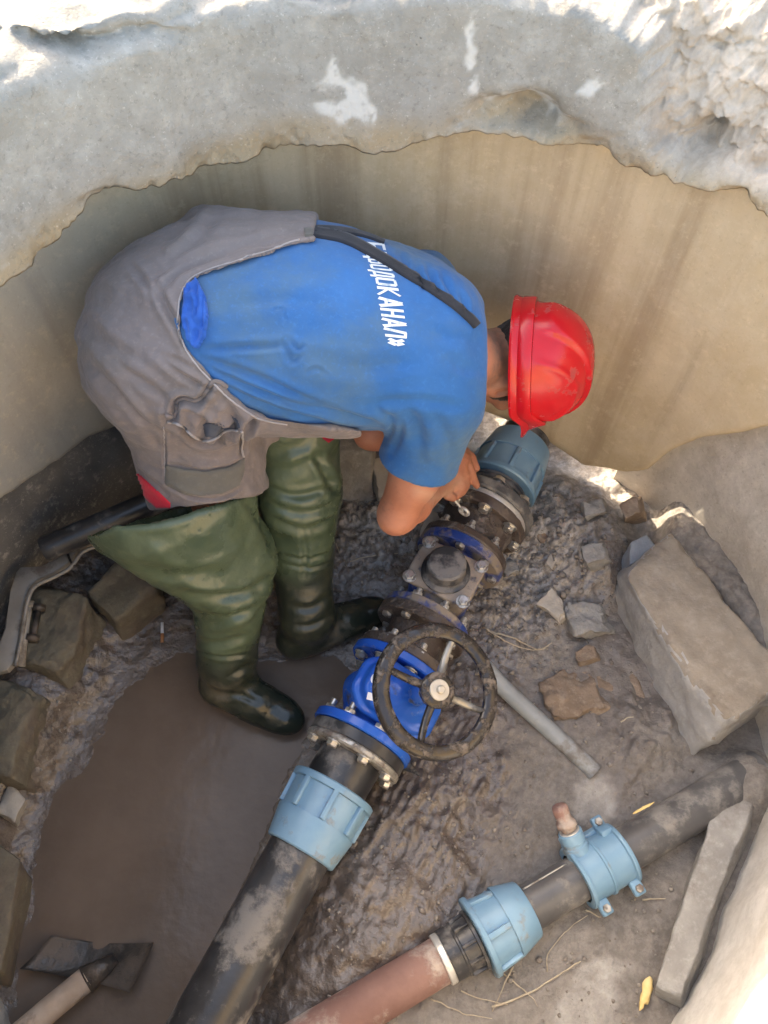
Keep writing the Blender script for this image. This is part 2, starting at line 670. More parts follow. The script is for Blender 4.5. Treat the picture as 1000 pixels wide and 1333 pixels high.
# ---- lower rim edge of the cover slab, from sighted points
_lip = [(0, 378), (60, 325), (115, 292), (170, 262), (240, 240), (280, 214), (340, 199), (420, 195), (480, 193), (560, 188), (620, 184), (690, 196), (750, 207), (805, 219), (860, 236), (930, 262), (1000, 290)]
_a, _r = polar(np.array([P(x, y, 1.087) for x, y in _lip]))
_o = np.argsort(_a)
LIP_A, LIP_R = _a[_o], _r[_o]
def lip_r(th):
    th = (th + 90) % 360 - 90
    return np.interp(th, np.r_[-90, -20, 20, LIP_A, 180, 220, 270], np.r_[.84, .88, .89, LIP_R, .76, .80, .84])

# ---- cover slab ring with its broken opening
def build_rim():
    NTh = 1300
    th = np.linspace(-180, 180, NTh, endpoint=False)
    # denser where it is seen
    th = np.interp(np.linspace(0, 1, NTh), [0, .12, .88, 1], [-180, 15, 165, 180 - 1e-3])
    rl = lip_r(th)
    prof = []
    zb, zt, ro = 1.087, 1.348, 1.22
    for u in np.linspace(0, 1, 12):                      # underside, from outside in
        prof.append(('u', u))
    for u in np.linspace(0, 1, 70)[1:]:                  # inner face going up
        prof.append(('f', u))
    for u in np.linspace(0, 1, 26)[1:]:                  # top, outwards
        prof.append(('t', u))
    prof.append(('o', 1))
    n = len(prof)
    R = np.zeros((NTh, n))
    Z = np.zeros((NTh, n))
    face = np.zeros(n)
    for k, (c, u) in enumerate(prof):
        if c == 'u':
            R[:, k] = ro + (rl + .006 - ro) * u ** .7
            Z[:, k] = zb + .012
            face[k] = sstep(.75, 1, u)
        elif c == 'f':
            R[:, k] = rl + .02 * sstep(.86, 1, u) + .012 * u
            Z[:, k] = zb + (zt - zb) * u - .012 * sstep(.9, 1, u)
            face[k] = 1
        elif c == 't':
            R[:, k] = rl + .03 + (ro - rl - .03) * u
            Z[:, k] = zt
            face[k] = 1 - sstep(.3, .9, u)
        else:
            R[:, k] = ro
            Z[:, k] = .9
    T = np.repeat(th[:, None], n, 1)
    X = WC[0] + R * np.cos(np.radians(T))
    Y = WC[1] + R * np.sin(np.radians(T))
    p = np.stack([X, Y, Z], -1)
    q, _ = proj(p)
    nz = np.array([1 if c == 't' else 0 for c, u in prof])[None, :]
    hgt = np.clip((Z - zb) / (zt - zb), 0, 1)
    # rough lower edge: small bites and a few big ones
    edge = np.exp(-((Z - zb) / .036) ** 2)
    bite = np.clip(fbm(p * np.array([11, 11, 5]), 4, 3) - .02, 0, 1) * .05 + np.clip(fbm(p * 34, 3, 8), 0, 1) * .014
    R2 = R + edge * bite
    Z2 = Z + edge * (fbm(p * np.array([9, 9, 0]), 4, 5) * .032 + fbm(p * np.array([40, 40, 0]), 3, 15) * .008) * np.array([1 if c != 'o' else 0 for c, u in prof])
    # faces: broad unevenness and grain
    R2 = R2 + face * (fbm(p * 4, 4, 21) * .007 + fbm(p * 26, 4, 22) * .0028)
    # hole broken out of the lip and a few pits
    for (cx, cy, rx, ry, dep) in [(690, 152, 34, 26, .05), (640, 150, 30, 22, .022), (905, 205, 34, 26, .055), (720, 172, 40, 16, .02), (60, 66, 62, 20, .022), (110, 60, 46, 18, .02), (190, 45, 50, 14, .02), (165, 268, 40, 14, .012)]:
        g = np.exp(-(((q[..., 0] - cx) / rx) ** 2 + ((q[..., 1] - cy) / ry) ** 2) ** 1.6)
        R2 = R2 + face * g * dep * (1 + .6 * fbm(p * 30, 3, 31))
    # raw broken corner to the right
    bx = 846 + 16 * fbm(p * np.array([0, 0, 18]), 3, 44) + 10 * fbm(p * 40, 3, 45) - 150 * sstep(110, -30, q[..., 1]) * sstep(.55, 1, hgt)
    raw = sstep(-9, 14, q[..., 0] - bx) * (T < 80) * (T > -30) * face * sstep(.02, .2, hgt + .10 * fbm(p * 20, 3, 46))
    R2 = R2 + raw * (.020 + .085 * hgt ** 1.1 + fbm(p * 15, 5, 47, .6) * .018 + fbm(p * 55, 4, 48) * .012 + fbm(p * 95, 3, 49) * .007)
    Z2 = Z2 + raw * (fbm(p * 17, 4, 51) * .014 + fbm(p * 50, 3, 52) * .010)
    # crumbled upper edge all round
    ue = np.exp(-((hgt - 1) / .12) ** 2) * face
    R2 = R2 + ue * np.clip(fbm(p * 9, 4, 61) - .05, 0, 1) * .09
    Z2 = Z2 - ue * np.clip(fbm(p * 13, 4, 62), 0, 1) * .03 + nz * (fbm(p * 12, 4, 63) * .012 + fbm(p * 50, 3, 64) * .005)
    v = np.stack([WC[0] + R2 * np.cos(np.radians(T)), WC[1] + R2 * np.sin(np.radians(T)), Z2], -1).reshape(-1, 3)
    f = grid_faces(NTh, n, cu=True)
    o = solo('cover_slab', 'thick grey concrete slab ring with a crumbling round opening over the pit', 'concrete slab', v, f[:, ::-1], m_rim)
    # stains
    pl = np.zeros(q.shape[:2])
    for poly in ([(430, 66), (446, 96), (470, 118), (492, 142), (486, 158), (452, 162), (420, 152), (412, 122), (424, 98)],
                 [(612, 10), (622, 10), (622, 120), (640, 122), (690, 120), (722, 142), (742, 160), (700, 166), (672, 128), (640, 134), (612, 148), (608, 120)],
                 [(745, 118), (770, 100), (790, 104), (772, 122)]):
        pl = np.maximum(pl, sstep(5, -5, poly_sd(q + 12 * np.stack([fbm(p * 30, 3, 71), fbm(p * 30, 3, 72)], -1), poly)))
    pl = np.clip(pl * sstep(-.30, .10, fbm(p * 38, 4, 73)) * .9 * face, 0, 1)
    st = np.clip(np.exp(-((Z2 - zb - .008) / .036) ** 2) * (.9 + .7 * fbm(p * 9, 3, 75)), 0, 1)
    for (cx, cy, rx, ry) in [(650, 156, 60, 26), (400, 172, 90, 22), (690, 150, 28, 24), (905, 205, 30, 22)]:
        st = np.maximum(st, .85 * np.exp(-(((q[..., 0] - cx) / rx) ** 2 + ((q[..., 1] - cy) / ry) ** 2)) * face)
    attr(o, 'plaster', pl)
    attr(o, 'stain_shade', st)
    attr(o, 'raw', raw)
    return o
build_rim()

# ---- upper ring of the wall (its lower edge broken away round the pipe)
_low = [(0, 655), (60, 618), (130, 572), (700, 572), (760, 608), (800, 616), (842, 612), (870, 590), (905, 574), (950, 568), (1000, 560)]
def _cylhit(px, py, R):
    d = _cf + np.array([1., 0, 0]) * (px - 500) / F_PX + _cu * (667 - py) / F_PX
    a = d[0] ** 2 + d[1] ** 2
    b = -2 * (d[1] * WC[1])
    c = WC[1] ** 2 - R * R
    return _cc + d * (-b + math.sqrt(b * b - 4 * a * c)) / (2 * a)
_lw = np.array([_cylhit(x, y, WR) for x, y in _low])
_la, _ = polar(_lw)
_oo = np.argsort(_la)
LOW_A, LOW_Z = _la[_oo], _lw[_oo, 2]
def low_z(th):
    th = (th + 90) % 360 - 90
    return np.interp(th, np.r_[-90, 0, LOW_A, 180, 270], np.r_[.5, .74, LOW_Z, .44, .5])

def wall_shell(name, label, th, zlo, zhi, rin, rout, nz, mat, amp, seed, closed=True, gap=0.):
    N = len(th)
    u = np.linspace(0, 1, nz)
    Z = zlo[:, None] + (zhi - zlo)[:, None] * u[None]
    Rr = np.repeat(rin[:, None], nz, 1)
    Rr = Rr + .012 * np.exp(-u / .02)[None]
    # lower lip, underside and outer skin
    zun = np.stack([zlo + .004 + gap * .03, zlo + .006 + gap * .28, zhi], 1)
    run = np.stack([rin + .035 - gap * .01, rout, rout], 1)
    Z = np.concatenate([zun[:, ::-1], Z], 1)
    Rr = np.concatenate([run[:, ::-1], Rr], 1)
    T = np.radians(th)[:, None] * np.ones_like(Z)
    p = np.stack([WC[0] + Rr * np.cos(T), WC[1] + Rr * np.sin(T), Z], -1)
    w = np.r_[0, 0, .5, np.ones(nz)][None]
    d = w * (fbm(p * 3, 3, seed) * amp * 1.6 + fbm(p * np.array([16, 16, 5]), 4, seed + 1) * amp * .35 + fbm(p * 50, 3, seed + 2) * amp * .12)
    Rr = Rr + d
    e = np.r_[0, .5, 1, np.exp(-u / .06)][None]
    Z = Z + e * (fbm(p * np.array([12, 12, 0]), 4, seed + 5) * .022)
    v = np.stack([WC[0] + Rr * np.cos(T), WC[1] + Rr * np.sin(T), Z], -1).reshape(-1, 3)
    f = grid_faces(N, Z.shape[1], cu=closed)
    o = solo(name, label, 'concrete wall', v, f[:, ::-1], mat)
    return o, p, u

tha = np.linspace(-180, 180, 760, endpoint=False)
zl = low_z(tha)
ow, pw_, uw = wall_shell('well_ring', 'smooth tan concrete ring wall with brown vertical streaks behind the worker', tha, zl, np.full_like(tha, 1.093), np.full_like(tha, WR), np.full_like(tha, 1.03), 150, m_wall, .006, 100, gap=sstep(34, 46, tha) * sstep(96, 84, tha))
an, rn = polar(pw_)
stain_shade = sstep(108, 150, an + 12 * fbm(pw_ * 4, 3, 131)) * .75 + (an < -90) * .75  # left side of the ring tinted grey
attr(ow, 'stain_shade', np.clip(stain_shade, 0, 1))

# ---- lower wall, set back a little, open where the pipe leaves
def base_r(th):
    th = (th + 90) % 360 - 90
    return np.interp(th, [-90, -60, -41, -25, -9, 5, 20, 33, 44, 85, 120, 150, 180, 270], [.86, .82, .805, .815, .885, .92, .955, .975, .985, .985, .975, .985, 1.0, .90])
thb = np.linspace(75, 360 + 49, 640)
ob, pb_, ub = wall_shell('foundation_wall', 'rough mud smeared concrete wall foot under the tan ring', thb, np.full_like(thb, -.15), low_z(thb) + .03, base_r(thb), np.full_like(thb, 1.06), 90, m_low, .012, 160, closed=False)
an, rn = polar(pb_)
an = (an + 90) % 360 - 90
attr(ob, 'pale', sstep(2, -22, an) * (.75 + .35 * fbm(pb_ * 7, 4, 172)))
attr(ob, 'stain_shade', np.clip(sstep(88, 110, an) * (an < 200) * (.85 + .3 * fbm(pb_ * 5, 3, 171)), 0, 1))  # lower left wall blackened, the shaded foot put into its colour

# ---- mud floor
PUD = [(222, 846), (186, 872), (140, 925), (104, 978), (64, 1036), (46, 1120), (30, 1200), (10, 1235), (10, 1400), (200, 1420), (250, 1300), (300, 1200), (352, 1100), (398, 985), (430, 925), (468, 872), (440, 858), (380, 862), (330, 850), (300, 830), (260, 850)]
PALE = [[(752, 1022), (782, 1012), (800, 1030), (800, 1062), (786, 1082), (758, 1078), (748, 1050)],
        [(735, 1290), (760, 1262), (790, 1250), (818, 1262), (800, 1280), (812, 1300), (796, 1340), (720, 1350), (728, 1312)],
        [(470, 690), (500, 720), (540, 715), (560, 690), (575, 660), (540, 650), (500, 660)]]
def floor_parts(x, y):
    p = np.stack([x, y, np.full_like(x, .04)], -1)
    q, _ = proj(p)
    wob = np.stack([fbm(p * 9, 4, 201), fbm(p * 9, 4, 202)], -1) * 16 + np.stack([fbm(p * 40, 3, 203), fbm(p * 40, 3, 204)], -1) * 6
    sd = poly_sd(q + wob, PUD) / 545.
    return p, q, wob, sd
def floor_h(x, y, full=False):
    x, y = np.asarray(x, float), np.asarray(y, float)
    p, q, wob, sd = floor_parts(x, y)
    th, r = polar(p)
    h = np.where(sd < 0, -.030 * sstep(0, -.10, sd), .012 * sstep(0, .09, sd) + .038 * sstep(.05, .30, sd))
    smooth_l = sstep(230, 150, q[..., 0]) * sstep(.12, .0, sd)
    left = sstep(190, 40, q[..., 0]) * sstep(1230, 1150, q[..., 1])
    h = h + left * .085 * sstep(.02, .12, sd)
    back = sstep(760, 640, q[..., 1]) * sstep(560, 640, q[..., 0])
    h = h + back * .045 - sstep(.86, .95, r) * sstep(36, 48, th) * sstep(72, 60, th) * .02
    h = h + .085 * np.exp(-(((q[..., 0] - 740) / 70) ** 2 + ((q[..., 1] - 710) / 60) ** 2))
    h = h + .03 * np.exp(-(((q[..., 0] - 470) / 60) ** 2 + ((q[..., 1] - 690) / 50) ** 2))
    # right bank of the big pipe
    h = h + .045 * np.exp(-(((q[..., 0] - 470) / 110) ** 2 + ((q[..., 1] - 1180) / 150) ** 2))
    dry = sstep(40, -60, 1150 - (q[..., 1] - 0) - (q[..., 0] - 480) * .55) * sstep(590, 700, q[..., 0] + wob[..., 0])
    dry = np.maximum(dry, sstep(640, 700, q[..., 0] + wob[..., 0] * 2) * sstep(740, 900, q[..., 1])) * (1 - .55 * sstep(-.05, .3, fbm(p * 7, 4, 231)))
    dry = np.maximum(dry, sstep(500, 545, q[..., 0] + wob[..., 0] - (1333 - q[..., 1]) * .9) * sstep(1090, 1160, q[..., 1]))
    wet = np.clip(1 - dry, 0, 1) * (1 - .75 * back)
    rise = .12 + .88 * sstep(.005, .10, sd)
    lump = fbm(p * 8, 4, 211) * .016 + fbm(p * np.array([22, 22, 1]), 4, 212) * .011 + fbm(p * 60, 3, 213) * .0030
    runs = 1.5 * fbm(p @ np.array([[.472, .88, 0], [-.88, .472, 0], [0, 0, 1]]).T * np.array([9, 24, 1]), 4, 214, ridged=True) * .011
    mudz = np.exp(-(((q[..., 0] - 560) / 150) ** 2 + ((q[..., 1] - 1080) / 150) ** 2))
    grav = np.clip(back + np.exp(-(((q[..., 0] - 690) / 70) ** 2 + ((q[..., 1] - 760) / 100) ** 2)) + np.exp(-(((q[..., 0] - 480) / 70) ** 2 + ((q[..., 1] - 680) / 60) ** 2)), 0, 1)
    h = h + rise * (lump * (1 - .55 * dry * (1 - grav)) * (1 - .5 * smooth_l) + runs * mudz + grav * (1 - .75 * sstep(.82, .88, r)) * (fbm(p * 26, 5, 215, .6) * .030 + fbm(p * 75, 3, 216) * .011))
    # earth packed between the long block and the right wall, and over the end of the thin pipe
    bA, bB = P(862, 700, .2)[:2], P(1030, 890, .2)[:2]
    fill = poly_sd(np.stack([x, y], -1) + wob / 900., [bA, bB, bB + [.35, -.05], bA + [.45, .30], bA + [.06, .16]])
    h = h + np.maximum(.195 + fbm(p * 14, 4, 221) * .03 + fbm(p * 45, 3, 222) * .008 - h, 0) * sstep(.02, -.03, fill)
    h = h + .105 * np.exp(-(((q[..., 0] - 968) / 36) ** 2 + ((q[..., 1] - 1030) / 40) ** 2)) + .05 * np.exp(-(((q[..., 0] - 790) / 40) ** 2 + ((q[..., 1] - 745) / 40) ** 2))
    h = h + .03 * np.exp(-(((q[..., 0] - 840) / 50) ** 2 + ((q[..., 1] - 960) / 60) ** 2)) * (1 + fbm(p * 25, 3, 223))
    pe = P(958, 1020, .085)[:2]
    h = np.maximum(h, (.150 + fbm(p * 20, 4, 226) * .03) * np.exp(-((x - pe[0] - .035) ** 2 + (y - pe[1] - .012) ** 2) / .075 ** 2))  * (h > 0) + h * (h <= 0)
    if not full:
        return h
    wet = wet * sstep(-.01, .03, fill)
    slick = sstep(.13, .02, sd + .05 * fbm(p * 12, 4, 224)) * sstep(520, 430, q[..., 0])
    pale = np.zeros_like(h)
    for poly in PALE:
        pale = np.maximum(pale, sstep(9, -9, poly_sd(q + wob * .8, poly)))
    pale = np.clip(pale * (.75 + .5 * fbm(p * 30, 3, 217)), 0, 1)
    return h, np.maximum(wet, slick), pale, grav * .9, slick

xs = np.arange(-1.08, 1.08, .0042)
ys = np.arange(-.56, 1.56, .0042)
GX, GY = np.meshgrid(xs, ys, indexing='ij')
h, wet, pale, ear, slick = floor_h(GX, GY, True)
rr = np.hypot(GX - WC[0], GY - WC[1])
fl = obj('mud_floor', np.stack([GX, GY, h], -1).reshape(-1, 3), grid_faces(len(xs), len(ys)), m_mud, kind='structure')
attr(fl, 'wet', wet)
attr(fl, 'pale', pale)
attr(fl, 'earth', ear)
attr(fl, 'slick', slick)
bmx = bmesh.new()
bmx.from_mesh(fl.data)
bmesh.ops.delete(bmx, geom=[v for v in bmx.verts if math.hypot(v.co.x - WC[0], v.co.y - WC[1]) > 1.05], context='VERTS')
bmx.to_mesh(fl.data)
bmx.free()

def FZ(x, y):
    return float(floor_h(np.array([x]), np.array([y]))[0])
def G(px, py, it=4):
    """The spot on the mud seen at a pixel."""
    z = .03
    for _ in range(it):
        p = P(px, py, z)
        z = FZ(p[0], p[1])
    p = P(px, py, z)
    return p

# puddle water
xw = np.linspace(-1.0, .35, 90)
yw = np.linspace(-.5, 1.0, 90)
A, B = np.meshgrid(xw, yw, indexing='ij')
v = np.stack([A, B, np.zeros_like(A)], -1).reshape(-1, 3)
f = grid_faces(90, 90)
keep = (np.hypot(v[f].mean(1)[:, 0], v[f].mean(1)[:, 1] - .47) < .98)
obj('puddle', v, f[keep], m_water, kind='structure')

# ---- ground outside, with the trench the pipe leaves by
rg = np.r_[np.linspace(1.045, 1.5, 26), np.linspace(1.54, 3.6, 44), 3.9, 4.5, 6, 9, 15, 30, 70, 150]
tg_ = np.linspace(-180, 180, 520, endpoint=False)
T, Rg = np.meshgrid(np.radians(tg_), rg, indexing='ij')
p = np.stack([WC[0] + Rg * np.cos(T), WC[1] + Rg * np.sin(T), np.zeros_like(T)], -1)
side = sstep(62, 40, np.abs(np.degrees(T) - 84) + 4 * fbm(p * 3, 3, 301))
top = 1.16 + fbm(p * 1.2, 4, 302) * .04 + fbm(p * 9, 3, 303) * .012
ramp = .125 + (Rg - 1.04) * .47 + fbm(p * 7, 4, 304) * .03 + fbm(p * 30, 3, 305) * .012
z = np.where(side > 0, np.minimum(top, ramp) * side + top * (1 - side), top)
p[..., 2] = z
obj('ground', p.reshape(-1, 3), grid_faces(len(tg_), len(rg), cu=True), m_earth, kind='structure')
# ================================================================ PIPES AND FITTINGS
MUD = (.105, .08, .062)
m_nut = weathered('pale_blue_plastic', (.150, .285, .405), (.20, .345, .465), (.23, .23, .21), .10, .38, .8, 10, .0005, dscale=13)
m_vblue = weathered('blue_enamel', (.010, .095, .50), (.016, .125, .57), (.07, .07, .08), .10, .22, .7, 8, .0003, dscale=16)
m_vblue_dirty = weathered('muddy_blue_enamel', (.012, .045, .22), (.02, .07, .32), (.26, .21, .16), .55, .35, .85, 10, .0015, dscale=14)
m_pe = weathered('black_polyethylene', (.022, .022, .024), (.05, .05, .053), (.20, .185, .17), .30, .30, .8, 12, .0006, dscale=11)
m_pe2 = weathered('dusty_black_polyethylene', (.07, .068, .07), (.115, .112, .112), (.24, .225, .205), .42, .40, .85, 9, .0006, dscale=12)
m_black = weathered('black_paint', (.018, .017, .017), (.03, .028, .027), (.12, .098, .08), .38, .22, .75, 20, .0008, dscale=24)
m_brown = weathered('mud_caked_iron', (.06, .043, .035), (.10, .074, .06), (.17, .14, .12), .3, .38, .8, 12, .003, dscale=16)
m_rust = weathered('rusty_pipe', (.20, .105, .085), (.29, .165, .135), (.42, .35, .30), .34, .75, .9, 8, .0012, dscale=9)
m_zinc = weathered('zinc_bolt', (.50, .49, .46), (.62, .60, .57), (.16, .13, .11), .30, .32, .8, 40, .0004, metal=.85, dscale=50)
m_ring = weathered('galvanized_ring', (.36, .34, .30), (.48, .46, .42), (.15, .12, .10), .38, .42, .85, 25, .0008, metal=.6, dscale=22)
m_band = weathered('bright_steel_band', (.62, .60, .56), (.72, .70, .66), (.30, .27, .23), .2, .35, .7, 30, .0003, metal=.5, dscale=30)
m_wheel = weathered('muddy_black_handwheel', (.018, .016, .015), (.034, .028, .025), (.16, .13, .105), .30, .14, .7, 26, .0012, dscale=42)
m_cover = weathered('muddy_tan_cover', (.24, .19, .15), (.33, .27, .215), (.05, .06, .10), .25, .6, .5, 22, .0012, dscale=20)
m_white = weathered('white_print', (.74, .76, .80), (.80, .82, .85), (.4, .42, .45), .15, .4, .7, 30, .0001)

PA, PB = P(390, 1110, .15), P(665, 605, .15)
PD_ = unit(PB - PA)
FR = frame(PD_, (0, 0, 1))            # x = to the right of the flow, y = up-ish, z = along the pipe
# make columns: x side (to image right), y up
SIDE = np.array([PD_[1], -PD_[0], 0])
UPV = np.array([0, 0, 1.])
FR = np.stack([UPV, -SIDE, PD_], 1)   # right handed: x=up, y=left, z=flow
if np.linalg.det(FR) < 0:
    FR = np.stack([UPV, SIDE, PD_], 1)
AX = lambda s: PA + PD_ * s

main = thing('water_main', 'long water main of black pipe, pale blue couplings and blue handwheel valve crossing the pit', 'pipeline', tuple(AX(.4) * [1, 1, 0]))

def hexa(r, h, z0):
    th = np.radians(np.arange(6) * 60)
    c = .15 * h
    rows = [(z0, r), (z0 + h - c, r), (z0 + h, r * .86)]
    v = [(rr * math.cos(a), rr * math.sin(a), z) for z, rr in rows for a in th]
    f = [(k * 6 + i, k * 6 + (i + 1) % 6, (k + 1) * 6 + (i + 1) % 6, (k + 1) * 6 + i) for k in range(2) for i in range(6)]
    f += [tuple(range(12, 18)), tuple(range(5, -1, -1))]
    return np.array(v), f

def cyl(r, z0, z1, seg=12):
    v, f = lathe([(z0, 0), (z0, r), (z1, r), (z1, 0)], np.eye(3), np.zeros(3), seg)
    return v, [tuple(q) for q in f]

def bolt_mesh(name, grip, tail, mat, k=1.):
    """Head at -z side, nut and thread at +z; grip = thickness clamped."""
    hv, hf = hexa(.0125 * k, .010 * k, 0)
    hv = hv * [1, 1, -1]
    hf = [q[::-1] for q in hf]
    parts = [(hv - [0, 0, .003], hf), cyl(.0165 * k, -.003, 0), cyl(.0075 * k, -.004, grip + tail)]
    parts.append(cyl(.0165 * k, grip, grip + .003))
    nv, nf = hexa(.0125 * k, .010 * k, grip + .003)
    parts.append((nv, nf))
    v, f = join(parts)
    return sharp(mesh(name, v, f, mat), 30)

def ringed(parent, me, name, s, r, n, ph, o_fn=AX, Rm=FR, flip=False):
    for k in range(n):
        a = 2 * math.pi * (k + ph) / n
        off = Rm @ np.array([math.cos(a) * r, math.sin(a) * r, 0])
        R = np.array(Rm)
        if flip:
            R = np.stack([R[:, 0], -R[:, 1], -R[:, 2]], 1)
        inst(me, name, parent, M4(R, o_fn(s) + off))

def turned(name, prof, mat, parent, seg=64, o=None, R=None, noise=0., **kw):
    v, f = lathe([(s, r) for s, r in prof], FR if R is None else R, PA if o is None else o, seg)
    if noise:
        n = fbm(v * 30, 3, 5)
        c = (PA if o is None else o)
        ax = (FR if R is None else R)[:, 2]
        rad = v - c - np.outer((v - c) @ ax, ax)
        v = v + rad * (n * noise)[:, None]
    return obj(name, v, f, mat, parent, sharp_deg=32, **kw)

def nut(parent, s0, s1, r_small, r_big, mat, n_rib, o=None, R=None, ph=.5, label=None, bore=.075):
    """Compression nut: plain cone end, panelled barrel with raised bars, rolled rim (big end at s1)."""
    o = PA if o is None else o
    R = FR if R is None else R
    L = s1 - s0
    sg = 1 if L > 0 else -1
    mid = s0 + L * .46
    rm = r_small + (r_big - r_small) * .62
    e = .003 * sg
    prof = [(s0 + L * .03, bore), (s0, bore), (s0, r_small - .003), (s0 + e, r_small), (mid - e, rm), (mid, rm - .0005), (mid, rm - .005), (mid + e, rm - .005),
            (s1 - L * .115, r_big - .009), (s1 - L * .105, r_big - .001), (s1 - L * .09, r_big), (s1 - e, r_big), (s1, r_big - .003), (s1, bore)]
    if sg < 0:
        prof = prof[::-1]
    c = turned('coupling', prof, mat, parent, 96, o, R)
    if label:
        c['label'] = label
    z0, z1 = mid + L * .015, s1 - L * .10
    ln = abs(z1 - z0)
    r0, r1 = rm - .002, r_big - .006
    tilt = math.atan2(r1 - r0, z1 - z0)
    bv, bf = bevel_box(.010, .012, ln, .002, 2)
    bme = sharp(mesh('rib', bv, bf, mat), 40)
    for k in range(n_rib):
        a = 2 * math.pi * (k + ph) / n_rib
        er = np.array([math.cos(a), math.sin(a), 0])
        et = np.array([-math.sin(a), math.cos(a), 0])
        zz = unit(er * (r1 - r0) + np.array([0, 0, z1 - z0]))
        xx = unit(np.cross(et, zz))
        Rl = np.stack([xx, et, zz], 1)
        inst(bme, 'rib', c, M4(R @ Rl, o + R @ (er * ((r0 + r1) / 2 + .0005) + np.array([0, 0, (z0 + z1) / 2]))))
    return c

# --- lower run: pipe, coupling, neck
turned('pipe', [(-1.0, .0), (-1.0, .069), (-.45, .069), (-.2, .069), (.02, .069)], m_pe, main, 72, label='black pipe sinking into the mud below the lower blue coupling')
nut(main, .0, .150, .080, .098, m_nut, 8, ph=.28, bore=.0695, label='pale blue coupling on the lower end of the main')
turned('neck', [(.145, .085), (.150, .085), (.152, .073), (.160, .072), (.222, .0745), (.226, .09)], m_pe, main, 64, noise=.03, label='mud streaked black neck')
turned('backing_ring', [(.222, .078), (.222, .112), (.226, .116), (.234, .116), (.238, .112), (.238, .078)], m_ring, main, 72, noise=.01)
turned('gasket_flange', [(.238, .08), (.238, .113), (.240, .115), (.263, .115), (.264, .08)], m_pe, main, 72)

# --- gate valve
fl_prof = lambda a, b, r, c=.003: [(a, .05), (a, r - c), (a + c, r), (b - c, r), (b, r - c), (b, .05)]
STA = RAD(25)
SC = AX(.372)
SN = SIDE * math.sin(STA) + UPV * math.cos(STA)
SX = np.cross(SN, PD_)
VR = np.stack([PD_, np.cross(SN, PD_), SN], 1)   # valve frame: x along the pipe, z up the stem
turned('flange', fl_prof(.265, .287, .121), m_vblue, main, 72)
turned('flange', fl_prof(.446, .468, .121), m_vblue, main, 72)

def sd_rbox(q, b, r):
    d = np.abs(q) - (np.asarray(b) - r)
    return np.linalg.norm(np.maximum(d, 0), axis=-1) + np.minimum(d.max(-1), 0) - r

def sd_valve(p):
    q = (p - SC) @ VR
    body = np.hypot(np.hypot(q[:, 1], q[:, 2]), 0) - (.066 + .02 * np.exp(-(q[:, 0] / .04) ** 2))
    body = smax(body, np.abs(q[:, 0]) - .09, .006)
    col = np.linalg.norm(np.stack([q[:, 0] / .058, q[:, 1] / .092], -1), axis=-1)
    col = (col - 1) * .058
    col = smax(col, np.abs(q[:, 2] - .045) - .07, .01)
    d = smin(body, col, .03)
    q2 = q - np.array([0, 0, .088])
    # flat elongated bonnet plate with a rounded triangular end
    pl = sd_rbox(q2, (.070, .108, .014), .012)
    pl = smax(pl, (np.abs(q2[:, 0]) * .75 + np.abs(q2[:, 1]) * .66) - .098, .012)
    d = smin(d, pl, .012)
    q3 = q - np.array([0, 0, .118])
    pl2 = sd_rbox(q3, (.058, .094, .018), .012)
    pl2 = smax(pl2, (np.abs(q3[:, 0]) * .75 + np.abs(q3[:, 1]) * .66) - .084, .012)
    d = smin(d, pl2, .006)
    dome = sd_ell(q, (0, 0, .13), np.eye(3), (.048, .070, .052))
    d = smin(d, dome, .022)
    d = smin(d, sd_cap(q, (0, 0, .14), (0, 0, .215), .030, .022), .012)
    # raised outline on the bonnet face
    ol = np.abs(sd_rbox(q - np.array([0, 0, .132]), (.040, .072, .02), .02)) - .003
    d = smin(d, smax(ol, np.abs(q[:, 2] - .137) - .004, .002), .003)
    return d
v, f = nets(sd_valve, SC - .19, SC + .27, .0032)
v = relax(v, f, 1, .4)
vb = obj('valve_body', v, f, m_vblue, main, label='bright blue gate valve body under the handwheel')
# emblem and white label stuck on the bonnet face
dv, df = lathe([(0, 0), (0, .0145), (.0012, .014), (.0012, 0)], np.eye(3), np.zeros(3), 28)
def on_valve(x, y, z=.1375):
    return SC + VR @ np.array([x, y, z])
obj('emblem', on_valve(-.004, .074, .127) + (dv @ np.stack([VR[:, 0], VR[:, 1], VR[:, 2]], 1).T) * 1.0 + VR[:, 2] * .009, df, m_white, vb, smooth=False)
lv, lf = bevel_box(.016, .034, .0012, .0004, 1)
Rl = VR @ euler(0, 0, 18)
obj('white_label', on_valve(-.040, .060, .1375) + lv @ Rl.T, lf, m_white, vb, smooth=False)
bm_a = bolt_mesh('bolt', .065, .028, m_zinc, 1.05)
ringed(main, bm_a, 'bolt', .222, .0985, 8, .5)
bm_b = bolt_mesh('bolt', .044, .026, m_zinc, 1.05)

